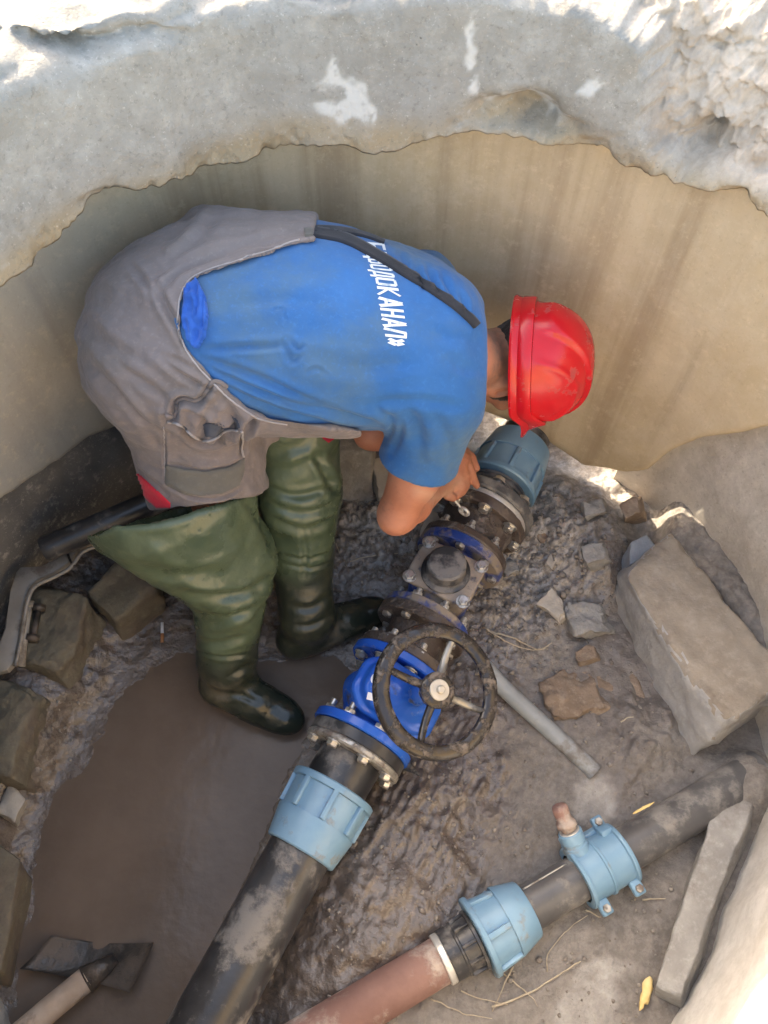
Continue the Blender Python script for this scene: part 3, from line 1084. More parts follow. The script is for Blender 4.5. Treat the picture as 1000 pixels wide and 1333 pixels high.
# stem, handwheel
WH = .300
wc = SC + SN * WH
wheel = None
def build_wheel():
    th = np.linspace(0, 2 * np.pi, 120, endpoint=False)
    prof = [(-.004, .107), (.002, .105), (.008, .1065), (.0105, .112), (.0115, .122), (.010, .131), (.004, .1365), (-.004, .137), (-.012, .1355), (-.013, .131), (-.005, .126), (-.002, .116)]
    n = len(prof)
    V = np.zeros((120, n, 3))
    for k, (z, r) in enumerate(prof):
        V[:, k] = np.stack([r * np.cos(th), r * np.sin(th), np.full(120, z)], -1)
    v = V.reshape(-1, 3)
    nn = fbm(v * 45, 4, 9)
    v[:, 2] += np.clip(nn - .12, 0, 1) * .006 * (v[:, 2] > 0)
    f = grid_faces(120, n, cu=True, cv=True)
    R = VR
    w = obj('handwheel', wc + v @ R.T, f, m_wheel, main, label='round black mud spattered handwheel')
    hub, hf = lathe([(-.030, .010), (-.030, .020), (-.012, .024), (-.008, .036), (.004, .037), (.008, .034), (.010, .028), (.010, .018)], np.eye(3), np.zeros(3), 48)
    hb = obj('hub', wc + hub @ R.T, hf, m_wheel, w, sharp_deg=40)
    nv, nf = lathe([(.008, .0215), (.0125, .0215), (.014, .020), (.014, .0085), (.0225, .0080), (.024, .006), (.024, 0)], np.eye(3), np.zeros(3), 36)
    obj('hub_nut', wc + nv @ R.T, nf, m_ring2, w, sharp_deg=30)
    # spokes: tapered, slightly dished
    ex = VR.T @ np.array([1, 0, 0])
    base = math.atan2(ex[1], ex[0])
    for k in range(4):
        a = base + RAD(70) - k * math.pi / 2
        d = np.array([math.cos(a), math.sin(a), 0])
        e = np.array([-math.sin(a), math.cos(a), 0])
        pts, wd, tk = [], [], []
        for u in np.linspace(0, 1, 9):
            pts.append(d * (.030 + .086 * u) + np.array([0, 0, -.004 + .006 * u - .008 * math.sin(math.pi * u)]))
        V = []
        for u, c in zip(np.linspace(0, 1, 9), pts):
            wv, tv = .0085 - .0015 * u + .004 * (u > .9), .0055
            for ca, sa in ((-1, -.7), (-1, .2), (-.55, 1), (.55, 1), (1, .2), (1, -.7)):
                V.append(c + e * wv * ca + np.array([0, 0, tv * sa]))
        obj('spoke', wc + np.array(V) @ R.T, grid_faces(9, 6, cv=True), m_wheel if k not in (0, 1) else m_spoke, w)
    st, sf = lathe([(.0, .0), (.0, .011), (.12, .011), (.12, 0)], np.eye(3), np.zeros(3), 20)
    obj('stem', SC + SN * .19 + st @ R.T, sf, m_zinc, main)
m_ring2 = weathered('dull_zinc_disc', (.46, .42, .35), (.56, .52, .45), (.30, .26, .2), .25, .45, .8, 30, .0003, metal=.5)
m_spoke = weathered('wet_sheen_spoke', (.22, .21, .185), (.32, .30, .26), (.05, .045, .04), .35, .07, .5, 24, .0005, metal=.35, dscale=28)  # for two spokes, the bright sheen of wet metal put into the colour
build_wheel()

# --- spool between the valve and the strainer
turned('flange', [(.468, .05), (.468, .112), (.471, .115), (.492, .115), (.495, .112), (.496, .074), (.56, .074), (.562, .112), (.565, .115), (.588, .115), (.590, .05)], m_brown, main, 64, noise=.012, label='mud covered black spool piece hidden under the handwheel')
ringed(main, bm_b, 'bolt', .4425, .0985, 8, .5)

# --- strainer with round cap
turned('flange', fl_prof(.590, .612, .112), m_vblue_dirty, main, 64)
turned('flange', fl_prof(.782, .808, .116), m_vblue_dirty, main, 64)
ringed(main, bm_b, 'bolt', .5675, .093, 8, .5)
TC = AX(.698)
TR = np.stack([PD_, -SIDE, UPV], 1)
def sd_tee(p):
    q = (p - TC) @ TR
    d = np.hypot(q[:, 1], q[:, 2]) - .068
    d = smax(d, np.abs(q[:, 0]) - .095, .005)
    d = smin(d, sd_rbox(q - np.array([0, 0, .035]), (.062, .076, .05), .025), .02)
    return d
v, f = nets(sd_tee, TC - .13, TC + .15, .004)
obj('strainer_body', relax(v, f, 1), f, m_vblue_dirty, main)
cv, cf = bevel_box(.128, .168, .016, .006, 3)
cover = obj('strainer_cover', TC + (cv + [0, 0, .092]) @ TR.T, cf, m_cover, main, sharp_deg=40, label='tan muddy square cover plate with corner bolts')
cp, cpf = lathe([(.098, .058), (.101, .060), (.106, .059), (.108, .052), (.112, .048), (.128, .046), (.131, .0475), (.146, .0465), (.151, .042), (.152, 0)], np.eye(3), np.zeros(3), 56)
obj('cap', TC + cp @ TR.T, cpf, m_cap if False else m_pe, main, sharp_deg=30, label='round black cap on the tan cover plate')
hv, hf = hexa(.0135, .011, .100)
wv, wf = cyl(.017, .098, .101)
bme = sharp(mesh('cover_bolt', *join([(hv, hf), (wv, wf)]), m_zinc), 30)
for sx in (-1, 1):
    for sy in (-1, 1):
        inst(bme, 'cover_bolt', cover, M4(TR, TC + TR @ np.array([sx * .052, sy * .071, .002])))

# --- mud caked adaptor with the large flanges the worker is bolting up
turned('flange', [(.808, .05), (.808, .113), (.812, .116), (.828, .115), (.833, .108), (.834, .05)], m_brown, main, 64, noise=.015)
ringed(main, bm_b, 'bolt', .787, .0975, 8, 0.)
turned('adaptor_body', [(.834, .078), (.845, .078), (.87, .090), (.90, .098), (.905, .098), (.905, .118), (.909, .121), (.930, .121), (.933, .118), (.933, .05)], m_brown, main, 64, noise=.05, label='brown mud caked adaptor body')
turned('band', [(.9335, .09), (.9335, .1165), (.9365, .1175), (.946, .1175), (.949, .115), (.949, .09)], m_band, main, 72, label='bright steel band between the flanges')
turned('flange', [(.949, .08), (.949, .123), (.953, .127), (.975, .127), (.981, .121), (.985, .10), (.985, .075)], m_pe2, main, 72)
bm_c = bolt_mesh('bolt', .082, .012, m_zinc, 1.15)
ringed(main, bm_c, 'bolt', .9035, .108, 8, .12)
turned('neck', [(.983, .09), (.985, .076), (1.014, .076), (1.016, .080), (1.020, .080), (1.022, .076), (1.027, .076), (1.029, .081), (1.034, .081), (1.036, .076), (1.06, .076)], m_pe2, main, 64)
nut(main, 1.195, 1.036, .085, .105, m_nut, 8, ph=.2, label='pale blue coupling on the far end of the main beside the wall')
turned('pipe', [(1.16, .0), (1.16, .069), (2.3, .069), (2.3, 0)], m_pe, main, 48)

# ================================================================ second, thinner line
QA, QB = P(600, 1235, .085), P(935, 1035, .085)
QD = unit(QB - QA)
QS = np.array([QD[1], -QD[0], 0])
QR = np.stack([UPV, QS, QD], 1)
if np.linalg.det(QR) < 0:
    QR = np.stack([UPV, -QS, QD], 1)
QX = lambda s: QA + QD * s
sec = thing('branch_pipe', 'thinner pipe line at lower right, rusty red steel joined to black plastic', 'pipeline', tuple(QX(.2) * [1, 1, 0]))
tq = lambda name, prof, mat, seg=56, noise=0., par=None, **kw: turned(name, prof, mat, par or sec, seg, QA, QR, noise, **kw)
tq('steel_pipe', [(-.9, 0), (-.9, .0455), (-.5, .046), (-.25, .0465), (-.047, .046)], m_rust, 64, .012, label='rusty red steel pipe with pale flaking patch')
tq('band', [(-.049, .04), (-.049, .050), (-.047, .0515), (-.036, .0515), (-.034, .050), (-.034, .04)], m_band)
ad = tq('adaptor', [(-.034, .046), (-.033, .052), (-.008, .052), (-.006, .054), (-.002, .054), (0, .052), (.030, .0535), (.031, .061), (.037, .062), (.039, .0605), (.041, .056), (.06, .056)], m_pe)
bv, bf = bevel_box(.010, .006, .032, .0015, 2)
bme = sharp(mesh('lug', bv, bf, m_pe), 40)
for k in range(10):
    a = 2 * math.pi * k / 10
    er = np.array([math.cos(a), math.sin(a), 0])
    Rl = np.stack([er, [-math.sin(a), math.cos(a), 0], [0, 0, 1]], 1)
    inst(bme, 'lug', ad, M4(QR @ Rl, QA + QR @ (er * .055 + np.array([0, 0, .015]))))
nut(sec, .165, .040, .060, .083, m_nut, 6, QA, QR, .1, 'pale blue coupling joining the rusty pipe to the black pipe', bore=.05)
tq('plastic_pipe', [(.13, .0), (.13, .047), (.35, .047), (.6, .047), (.80, .047), (.80, 0)], m_pe2, 64)
# raised stripe line along the pipe
sv, sf = tube(np.array([QX(s) + QR @ np.array([  .030, -.0358, 0]) for s in np.linspace(.17, .28, 12)]), .0022, 6)
obj('pipe_stripe', sv, sf, m_ring, sec)

# --- saddle clamp with threaded outlet and a rusty plug
def saddle():
    s0, s1 = .292, .412
    prof = [(s0, .052), (s0, .066), (s0 + .004, .068), (s0 + .009, .067), (s0 + .011, .0605), (.345, .0605), (.347, .064), (.352, .064), (.354, .0605), (s1 - .011, .0605), (s1 - .009, .067), (s1 - .004, .068), (s1, .066), (s1, .052)]
    c = tq('saddle_clamp', prof, m_nut, 72, label='pale blue saddle clamp with side outlet')
    mid = QX((s0 + s1) / 2)
    lft = -QS if QS[0] > 0 else QS
    # bolt ears on both sides and cross bars on top
    for sgn in (1, -1):
        for ss in (s0 + .018, s1 - .018):
            for w, h in ((.030, .016),):
                R = np.stack([QD, lft * sgn, UPV], 1) if np.linalg.det(np.stack([QD, lft * sgn, UPV], 1)) > 0 else np.stack([QD, -lft * sgn, UPV], 1)
                bv, bf = bevel_box(.026, .034, .020, .005, 3)
                obj('ear', QX(ss) + lft * sgn * .072 + UPV * .012 + bv @ R.T, bf, m_nut, c, sharp_deg=45)
                hv, hf = hexa(.009, .008, 0)
                obj('clamp_bolt', QX(ss) + lft * sgn * .076 + UPV * .022 + hv @ R.T, hf, m_ring, c, smooth=False)
    # raised frame on top, towards the outlet
    bd = unit(lft * .86 + UPV * .51)
    ex = np.cross(QD, bd)
    R = np.stack([QD, unit(np.cross(bd, QD)), bd], 1)
    for off, sx, sy, hz, cz in ((0, .112, .018, .012, .066),):
        bv, bf = bevel_box(sx, sy, .016, .003, 2)
        obj('rib', mid + (bv + [0, .026, .058]) @ R.T, bf, m_nut, c, sharp_deg=40)
    bv, bf = bevel_box(.028, .040, .022, .005, 2)
    obj('rib', mid + (bv + [.040, .006, .060]) @ R.T, bf, m_nut, c, sharp_deg=40)
    bo = mid - QD * .034
    o2 = lambda pr, seg=32: lathe(pr, R, bo, seg)
    v, f = o2([(.045, .028), (.070, .027), (.072, .024), (.078, .024), (.080, .0265), (.100, .0265), (.102, .024), (.102, .015)])
    obj('outlet', v, f, m_nut, c, sharp_deg=32)
    v, f = o2([(.101, .0), (.101, .0225), (.1045, .0225), (.1045, 0)])
    obj('outlet_ring', v, f, m_band, c, sharp_deg=32)
    v, f = o2([(.104, .0), (.104, .016), (.112, .017), (.114, .022), (.126, .0225), (.130, .017), (.134, .0165), (.150, .0165), (.158, .0175), (.164, .015), (.166, .008), (.166, 0)])
    v = v + fbm(v * 60, 3, 77)[:, None] * .003
    obj('plug', v, f, m_rust, c, label='stubby rusty red plug')
saddle()
# ================================================================ THE WORKER
def cloth_mat(name, c1, c2, dirt, dirt_amt, rough=.85, weave=900, dscale=7, sheen=.15, bump=.0004):
    t = NT(name)
    n1 = t.ramp(t.noise(6, 5, .6), .3, .7)
    c = t.mix(n1, c1, c2)
    d = t.ramp(t.noise(dscale, 6, .62), .66 - dirt_amt * .4, .86 - dirt_amt * .3)
    c = t.mix(t.mathn('MULTIPLY', d, .75), c, dirt)
    c = t.mix(t.mathn('MULTIPLY', t.ramp(t.noise(120, 3, .7), .5, .8), .25), c, tuple(min(1, x * 1.7) for x in c2))
    return t.done(c, rough, [(t.noise(22, 5, .6), bump * 6), (t.noise(weave * .5, 2, .5), bump)], spec=.2, sheen=sheen)
m_shirt = cloth_mat('blue_cotton', (.017, .098, .262), (.027, .128, .325), (.075, .140, .195), .70, dscale=5)
m_shirt2 = cloth_mat('bright_blue_cotton', (.014, .085, .34), (.020, .105, .40), (.05, .14, .34), .35)
m_over = cloth_mat('grey_brown_drill', (.175, .145, .136), (.22, .185, .172), (.135, .108, .09), .6, dscale=6)
m_hem = cloth_mat('dark_grey_cloth', (.105, .097, .082), (.14, .13, .11), (.18, .16, .13), .4)
m_red = cloth_mat('red_lining', (.55, .02, .035), (.62, .03, .05), (.3, .05, .05), .2)
m_strap = cloth_mat('black_elastic', (.016, .017, .021), (.028, .029, .034), (.07, .06, .055), .2)

def wader_mat():
    t = NT('green_wader')
    lo = t.at('low')
    n = t.ramp(t.noise(7, 6, .62), .3, .7)
    c = t.mix(n, (.062, .088, .050), (.098, .126, .073))
    y = t.ramp(t.noise(6, 5, .65), .56, .74)
    c = t.mix(t.mathn('MULTIPLY', y, .5), c, (.20, .195, .10))
    b = t.mix(n, (.028, .034, .024), (.048, .054, .036))
    md = t.ramp(t.noise(11, 7, .68, stretch=(1, 1, .6)), .5, .68)
    b = t.mix(t.mathn('MULTIPLY', md, .8), b, (.17, .145, .105))
    toe = t.at('toe')
    b = t.mix(toe, b, (.020, .026, .020))
    c = t.mix(lo, c, b)
    r = t.fmix(lo, t.fmix(n, .22, .36), t.fmix(md, .28, .7))
    r = t.fmix(toe, r, .13)
    return t.done(c, r, [(t.noise(16, 4), .004), (t.noise(90, 4), .0008)], spec=.5)
m_wader = wader_mat()
m_boot = m_wader

def skin_mat():
    t = NT('skin')
    n = t.ramp(t.noise(14, 5, .6), .3, .7)
    c = t.mix(n, (.40, .15, .085), (.50, .21, .125))
    c = t.mix(t.mathn('MULTIPLY', t.ramp(t.noise(150, 3, .7), .48, .8), .3), c, (.36, .14, .085))
    c = t.mix(t.mathn('MULTIPLY', t.ramp(t.noise(26, 6, .68), .54, .70), .55), c, (.20, .10, .065))
    c = t.mix(t.at('pale'), c, (.58, .36, .25))
    c = t.mix(t.at('stubble'), c, (.17, .115, .085))
    m = t.done(c, .5, [(t.noise(180, 3), .0006), (t.noise(30, 3), .001)], spec=.4)
    t.b.inputs['Subsurface Weight'].default_value = .12
    t.b.inputs['Subsurface Radius'].default_value = (.012, .005, .003)
    t.b.inputs['Subsurface Scale'].default_value = .5
    return m
m_skin = skin_mat()
m_hair = cloth_mat('short_dark_hair', (.022, .017, .014), (.045, .035, .028), (.09, .07, .055), .3, rough=.7, bump=.0012)
m_helmet = weathered('red_helmet_plastic', (.52, .006, .012), (.58, .009, .016), (.40, .06, .055), .10, .22, .5, 6, .0002, dscale=30)
m_eye = weathered('eye', (.75, .73, .70), (.78, .76, .73), (.6, .55, .5), .05, .2, .3, 9, .0001)

VIEW0 = np.array([0, 0, CAM_H])
PEL, WAI, CHE, UCH, NEK = P(208, 440, .845), P(320, 418, .885), P(455, 428, .862), P(555, 450, .825), P(628, 470, .785)
SHR, ELR, WRR = P(572, 524, .79), P(519, 668, .53), P(574, 630, .355)
ELL, WRL = P(488, 560, .56), P(586, 592, .385)
HPR, KNR, ANR = P(232, 480, .785), P(305, 705, .46), P(300, 868, .10)
HPL, KNL, ANL = P(300, 430, .77), P(388, 640, .43), P(402, 812, .09)
TAX = unit(NEK - PEL)
DOR = unit(np.array([0, .16, .98]) - TAX * (np.array([0, .16, .98]) @ TAX))
LAT = np.cross(DOR, TAX)              # to his left, away from the camera
if LAT[1] < 0:
    LAT = -LAT
TR_ = np.stack([TAX, LAT, DOR], 1)
SHL = UCH + LAT * .185 + TAX * .0 - DOR * .03

def torso(p, g=0.):
    d = sd_ell(p, PEL - DOR * .012, TR_, (.120 + g, .170 + g, .132 + g))
    d = smin(d, sd_ell(p, (PEL + WAI) / 2, TR_, (.17 + g, .190 + g, .150 + g)), .08)
    d = smin(d, sd_ell(p, WAI + DOR * -.005, TR_, (.17 + g, .190 + g, .152 + g)), .08)
    d = smin(d, sd_ell(p, (WAI + CHE) / 2, TR_, (.17 + g, .195 + g, .155 + g)), .08)
    d = smin(d, sd_ell(p, CHE, TR_, (.17 + g, .200 + g, .152 + g)), .08)
    d = smin(d, sd_ell(p, UCH - TAX * .02 + LAT * .01, TR_, (.125 + g, .190 + g, .125 + g)), .08)
    return d

def dress(name, v, f, mat, parent, creases=(), noise=(), **kw):
    n = vnormals(v, f)
    q, dep = proj(v)
    vd = VIEW0 - v
    vd /= np.linalg.norm(vd, axis=1)[:, None]
    facing = sstep(.0, .25, (n * vd).sum(1))
    disp = np.zeros(len(v))
    for pts, w, amp in creases:
        d, t = line_sd(q, catmull(pts, 24))
        tap = np.sin(np.pi * np.clip(t, .02, .98)) ** .4
        disp += facing * tap * amp * 1.35 * (-np.exp(-(d / w) ** 2) + .62 * np.exp(-((d - 1.7 * w) / w) ** 2))
    for sc, st, amp, sd_ in noise:
        sc = np.asarray(sc, float)
        disp += fbm(v @ sc if sc.ndim == 2 else v * sc, st, sd_) * amp
    v = v + n * disp[:, None]
    return obj(name, v, f, mat, parent, **kw)

def fold_axes(a, b, along, across):
    R = frame(unit(np.asarray(b) - np.asarray(a)))
    return R * np.array([across, across, along])

def view_poly(p, poly):
    q, dep = proj(p)
    return poly_sd(q, poly) * dep / F_PX

worker = thing('person', 'worker in red hard hat, blue T-shirt, grey overalls and green waders bending over the pipe', 'person', tuple((ANR + ANL) / 2 * [1, 1, 0]))

# ---------------- head
VD = unit(P(700, 475, .7) - VIEW0)
DN = unit(np.array([.03, -.77, -.64]) - VD * (np.array([.03, -.77, -.64]) @ VD))
HF = unit(DN * .72 + VD * .70)
HA = np.array([.975, -.17, .12])
HA = unit(HA - HF * (HA @ HF))
HR = np.cross(HF, HA)                  # his right, towards the camera
HM = np.stack([HF, HR, HA], 1)         # head frame: x face, y right, z crown
RIM = P(683, 474, .715)
HC = RIM - HA * .008
def hp(x, y, z):
    return HC + HM @ np.array([x, y, z])

def sd_head(p):
    q = (p - HC) @ HM
    E = np.eye(3)
    d = sd_ell(q, (-.008, 0, .02), E, (.098, .076, .098))
    d = smin(d, sd_ell(q, (.032, 0, -.055), E, (.062, .058, .066)), .03)
    d = smin(d, sd_ell(q, (.070, 0, -.098), E, (.022, .024, .018)), .02)
    d = smin(d, sd_cap(q, (.090, 0, -.012), (.108, 0, -.048), .009, .015), .012)
    for s in (-1, 1):
        d = smin(d, sd_ell(q, (.104, s * .013, -.050), E, (.010, .008, .008)), .006)
        d = smax(d, -sd_ell(q, (.094, s * .031, -.012), E, (.014, .017, .011)), .008)
        d = smin(d, sd_ell(q, (.086, s * .031, .004), E, (.010, .022, .006)), .008)
        d = smin(d, sd_ell(q, (.066, s * .050, -.035), E, (.018, .014, .016)), .02)
        # ear: rim, lobe and bowl
        e = np.array([-.012, s * .082, -.030])
        ear = sd_ell(q, e, euler(s * 14, 0, 0) @ euler(0, -14, 0), (.022, .013, .034))
        ear = smax(ear, -sd_ell(q, e + [.004, s * .011, .003], E, (.010, .009, .018)), .004)
        d = smin(d, ear, .006)
    d = smax(d, -sd_ell(q, (.102, 0, -.078), E, (.014, .021, .0028)), .003)
    d = smin(d, sd_ell(q, (.094, 0, -.072), E, (.008, .020, .005)), .003)
    d = smin(d, sd_ell(q, (.091, 0, -.085), E, (.008, .018, .006)), .003)
    return d

def finger(p, pts, r0, r1, d, k=.006):
    pts = np.asarray(pts)
    n = len(pts) - 1
    fd = None
    for i in range(n):
        a, b = r0 + (r1 - r0) * i / n, r0 + (r1 - r0) * (i + 1) / n
        x = sd_cap(p, pts[i], pts[i + 1], a, b)
        fd = x if fd is None else smin(fd, x, .003)
    return smin(d, fd, k)

# hands: (pixel, height) sightings of every joint
RH = dict(palm=[(577, 627, .352), (590, 622, .335)],
          f=[[(590, 614, .345), (600, 612, .335), (603, 626, .318), (594, 634, .315)],
             [(592, 620, .340), (602, 620, .330), (604, 633, .313), (594, 640, .312)],
             [(591, 627, .335), (600, 629, .325), (601, 641, .310), (592, 646, .309)],
             [(588, 633, .330), (595, 637, .321), (595, 647, .308), (588, 650, .307)]],
          t=[(578, 637, .345), (584, 646, .330), (590, 649, .320)])
LH = dict(palm=[(590, 592, .38), (600, 596, .365)],
          f=[[(598, 590, .372), (607, 596, .36), (614, 614, .335), (621, 633, .300)],
             [(594, 597, .372), (601, 606, .360), (605, 620, .338), (604, 630, .322)],
             [(590, 600, .370), (596, 612, .356), (599, 626, .335), (600, 634, .325)],
             [(587, 603, .366), (590, 614, .352), (593, 624, .336), (595, 631, .328)]],
          t=[(604, 588, .365), (614, 596, .345), (620, 610, .325)])
PX = lambda q: P(*q)

def sd_arm(p, sh, el, wr, hand, side):
    d = sd_cap(p, sh, el, .055, .042)
    d = smin(d, sd_ell(p, sh * .55 + el * .45 + np.array([.012, -.004, 0]), frame(el - sh), (.052, .055, .11)), .03)
    d = smin(d, sd_ell(p, el + unit(el - (sh + wr) / 2) * .022, np.eye(3), (.026, .026, .026)), .02)
    fa = el * .72 + wr * .28
    d = smin(d, sd_cap(p, el, fa, .039, .041), .02)
    d = smin(d, sd_cap(p, fa, wr, .041, .026), .02)
    a, b = PX(hand['palm'][0]), PX(hand['palm'][1])
    d = smin(d, sd_cap(p, wr, a, .027, .026), .015)
    return smin(d, cull(p, (a + b) / 2, .12, lambda x: sd_hand(x, a, b, hand)), .012)

def sd_hand(p, a, b, hand):
    hd = sd_cap(p, a, b, .026, .024)
    for k, fp in enumerate(hand['f']):
        r = (.0098, .0100, .0094, .0082)[k]
        base = PX(fp[0])
        hd = smin(hd, sd_cap(p, a, base, .016, .0125), .008)
        hd = finger(p, [PX(x) for x in fp], r * 1.1, r * .82, hd, .004)
    hd = finger(p, [a] + [PX(x) for x in hand['t']], .0145, .0095, hd, .006)
    return hd

def cull(p, c, r, fn):
    dc = np.linalg.norm(p - c, axis=1) - r
    m = dc < .05
    out = dc.copy()
    if m.any():
        out[m] = fn(p[m])
    return out

def sd_body(p):
    d = torso(p, -.028)
    nb = NEK - TAX * .04
    d = smin(d, sd_cap(p, nb, HC - HA * .05 - HF * .012, .066, .058), .045)
    d = smin(d, cull(p, HC, .17, sd_head), .02)
    for s, h in ((SHR, HPR), (SHL, HPL)):
        d = smin(d, sd_cap(p, UCH - DOR * .02, s, .07, .055), .05)
    d = smin(d, cull(p, (SHR + WRR) / 2, .36, lambda x: sd_arm(x, SHR, ELR, WRR, RH, 1)), .03)
    d = smin(d, cull(p, (SHL + WRL) / 2, .36, lambda x: sd_arm(x, SHL, ELL, WRL, LH, -1)), .03)
    for h, k, a in ((HPR, KNR, ANR), (HPL, KNL, ANL)):
        d = smin(d, sd_cap(p, h, k, .085, .055), .04)
        d = smin(d, sd_cap(p, k, a, .052, .04), .02)
    return d
lo = np.minimum.reduce([PEL, WAI, UCH, NEK, ELR, ANR, ANL, HC]) - [.2, .24, .06]
hi = np.maximum.reduce([PEL, WAI, UCH, NEK, ELR, WRL, HC]) + [.2, .22, .2]
v, f = nets(sd_body, lo, hi, .0034)
v = relax(v, f, 1, .35)
body = obj('body', v, f, m_skin, worker, label='sunburnt arms, neck and hands')
# paler undersides, stubble along the jaw and nape
q = (v - HC) @ HM
stub = sstep(-.02, .0, -np.abs(q[:, 2] + .055) + .05) * sstep(.0, .03, q[:, 0] + .02) * sstep(.16, .13, np.linalg.norm(q, axis=1)) * .55
stub = np.maximum(stub, sstep(.165, .13, np.linalg.norm(q, axis=1)) * sstep(.0, -.05, q[:, 0]) * sstep(-.125, -.06, q[:, 2]) * .75)
stub *= (.75 + .5 * fbm(v * 160, 2, 401))
attr(body, 'stubble', np.clip(stub, 0, 1))
arm_line = np.clip(line_sd(proj(v)[0], [(545, 640), (575, 650), (596, 628)])[0] / 14., 0, 1)
attr(body, 'pale', np.clip((1 - arm_line), 0, 1) * .55)
for s in (-1, 1):
    ev, ef = lathe([(-.0115, 0), (-.009, .007), (0, .0115), (.009, .007), (.0115, 0)], np.eye(3), np.zeros(3), 20)
    obj('eye', hp(.084, s * .031, -.012) + ev @ HM.T, ef, m_eye, body)

# hair: cropped cap showing under the helmet edge
def sd_hair(p):
    q = (p - HC) @ HM
    d = sd_head(p) - .0035
    reg = np.maximum(q[:, 0] - .045, -.060 - .034 * sstep(.0, -.05, q[:, 0]) - q[:, 2])
    earc = .040 - np.hypot(q[:, 0] + .012, q[:, 2] + .034)
    reg = np.maximum(reg, earc)
    side = np.maximum(np.abs(q[:, 0] - .022) - .014, -.068 - q[:, 2])
    return smax(d, reg, .006)
v, f = nets(sd_hair, HC - .17, HC + .17, .0045)
n = vnormals(v, f)
v = v + n * (fbm(v * 140, 3, 411) * .0025)[:, None]
obj('hair', v, f, m_hair, body)

# ---------------- T-shirt
def sleeve(p, sh, el, le, g0, g1):
    e = sh + (el - sh) * le
    d = sd_cap(p, sh + (sh - el) * .1, e, g0, g1)
    ax = unit(el - sh)
    cut = (p - e) @ ax
    return smax(d, cut - .0, .004), d, cut
OV = [(414, 262), (410, 293)] + [tuple(x) for x in catmull([(411, 313), (385, 318), (352, 330), (325, 338), (300, 347), (270, 357), (250, 368), (239, 388), (236, 412), (238, 434), (248, 458), (264, 478), (284, 500), (306, 520), (332, 538), (352, 545), (392, 551), (432, 556), (470, 561)], 46)] + [(470, 900), (-300, 900), (-300, 150), (300, 150)]
SL_END = .51
def sd_shirt(p):
    d = torso(p, .004) + .012 * sstep(-.004, -.02, view_poly(p, OV))
    d = smin(d, sd_cap(p, UCH + DOR * .02, NEK - TAX * .05, .118, .098), .05)
    inn = d
    d1, s1, c1 = sleeve(p, SHR, ELR, SL_END, .078, .079)
    d2, s2, c2 = sleeve(p, SHL, ELL, .5, .072, .072)
    sh1 = sd_cap(p, UCH - DOR * .0, SHR, .098, .078)
    sh2 = sd_cap(p, UCH - DOR * .01, SHL, .095, .072)
    d = smin(d, sh1, .04)
    d = smin(d, sh2, .04)
    d = smin(d, d1, .03)
    d = smin(d, d2, .03)
    # hollow sleeve mouths and neck opening
    d = smax(d, -np.maximum(s1 + .007, -(c1 + .07)), .003)
    d = smax(d, -np.maximum(s2 + .007, -(c2 + .07)), .003)
    nk = (p - (NEK - TAX * .006)) @ unit(TAX * .97 + DOR * .10)
    d = smax(d, nk, .006)
    neckhole = np.linalg.norm((p - NEK) - np.outer((p - NEK) @ TAX, TAX), axis=1) - .078
    d = smax(d, -np.maximum(neckhole, -nk - .03), .004)
    return smax(d, -((p - PEL) @ TAX) + .06, .01)
lo = np.minimum.reduce([PEL, ELR, ELL]) - [.16, .22, .05]
hi = np.maximum.reduce([NEK, UCH]) + [.14, .26, .24]
v, f = nets(sd_shirt, lo, hi, .0038)
v = relax(v, f, 2, .5)
cr = [([(268, 478), (330, 505), (420, 535), (500, 552)], 4, .004), ([(262, 468), (330, 488), (400, 520), (470, 548)], 5, .004), ([(290, 500), (350, 528), (430, 552)], 4, .003),
      ([(270, 455), (330, 452), (372, 450)], 5, .0035), ([(368, 445), (380, 470), (392, 462)], 4, .003), ([(375, 440), (388, 455), (395, 450)], 3, .003),
      ([(508, 536), (512, 552), (506, 575)], 5, .005), ([(520, 540), (522, 560), (512, 590)], 5, .004), ([(530, 530), (545, 560), (548, 600)], 8, .004), ([(490, 534), (500, 540), (508, 548)], 5, .004),
      ([(480, 528), (540, 522), (600, 530)], 7, .0035), ([(570, 545), (585, 575), (588, 605)], 8, .003),
      ([(540, 345), (548, 362), (552, 378)], 4, .004), ([(556, 352), (566, 368), (572, 386)], 4, .004), ([(575, 362), (588, 382), (592, 396)], 4, .004), ([(592, 376), (604, 396), (606, 410)], 4, .004),
      ([(520, 330), (530, 344), (536, 356)], 4, .003), ([(300, 400), (340, 390), (400, 392)], 10, .003), ([(420, 470), (480, 480), (540, 470)], 12, .003), ([(560, 430), (590, 440), (620, 445)], 8, .002),
      ([(585, 470), (605, 480), (624, 482)], 7, .002), ([(355, 405), (366, 402), (372, 418)], 2.5, .002), ([(400, 485), (412, 480), (425, 488)], 3, .002)]
shirt = dress('shirt', v, f, m_shirt, worker, cr, [((5, 5, 5), 3, .006, 421), (fold_axes(P(250, 450, .9), P(480, 545, .85), 2.5, 20), 3, .0035, 424), ((14, 14, 14), 3, .003, 422), ((45, 45, 45), 3, .0008, 423)], label='washed out blue T-shirt with white lettering across the back')
def bvh_of(o):
    me = o.data
    n = len(me.vertices)
    co = np.empty(n * 3)
    me.vertices.foreach_get('co', co)
    co = co.reshape(-1, 3) + np.array(base_of(o))
    return BVHTree.FromPolygons(co.tolist(), [tuple(p.vertices) for p in me.polygons])
shirt_bvh = bvh_of(shirt)

def cast(bvh, px, py):
    d = Vector((_cf + np.array([1., 0, 0]) * (px - 500) / F_PX + _cu * (667 - py) / F_PX)).normalized()
    h = bvh.ray_cast(Vector(VIEW0), d)
    return h

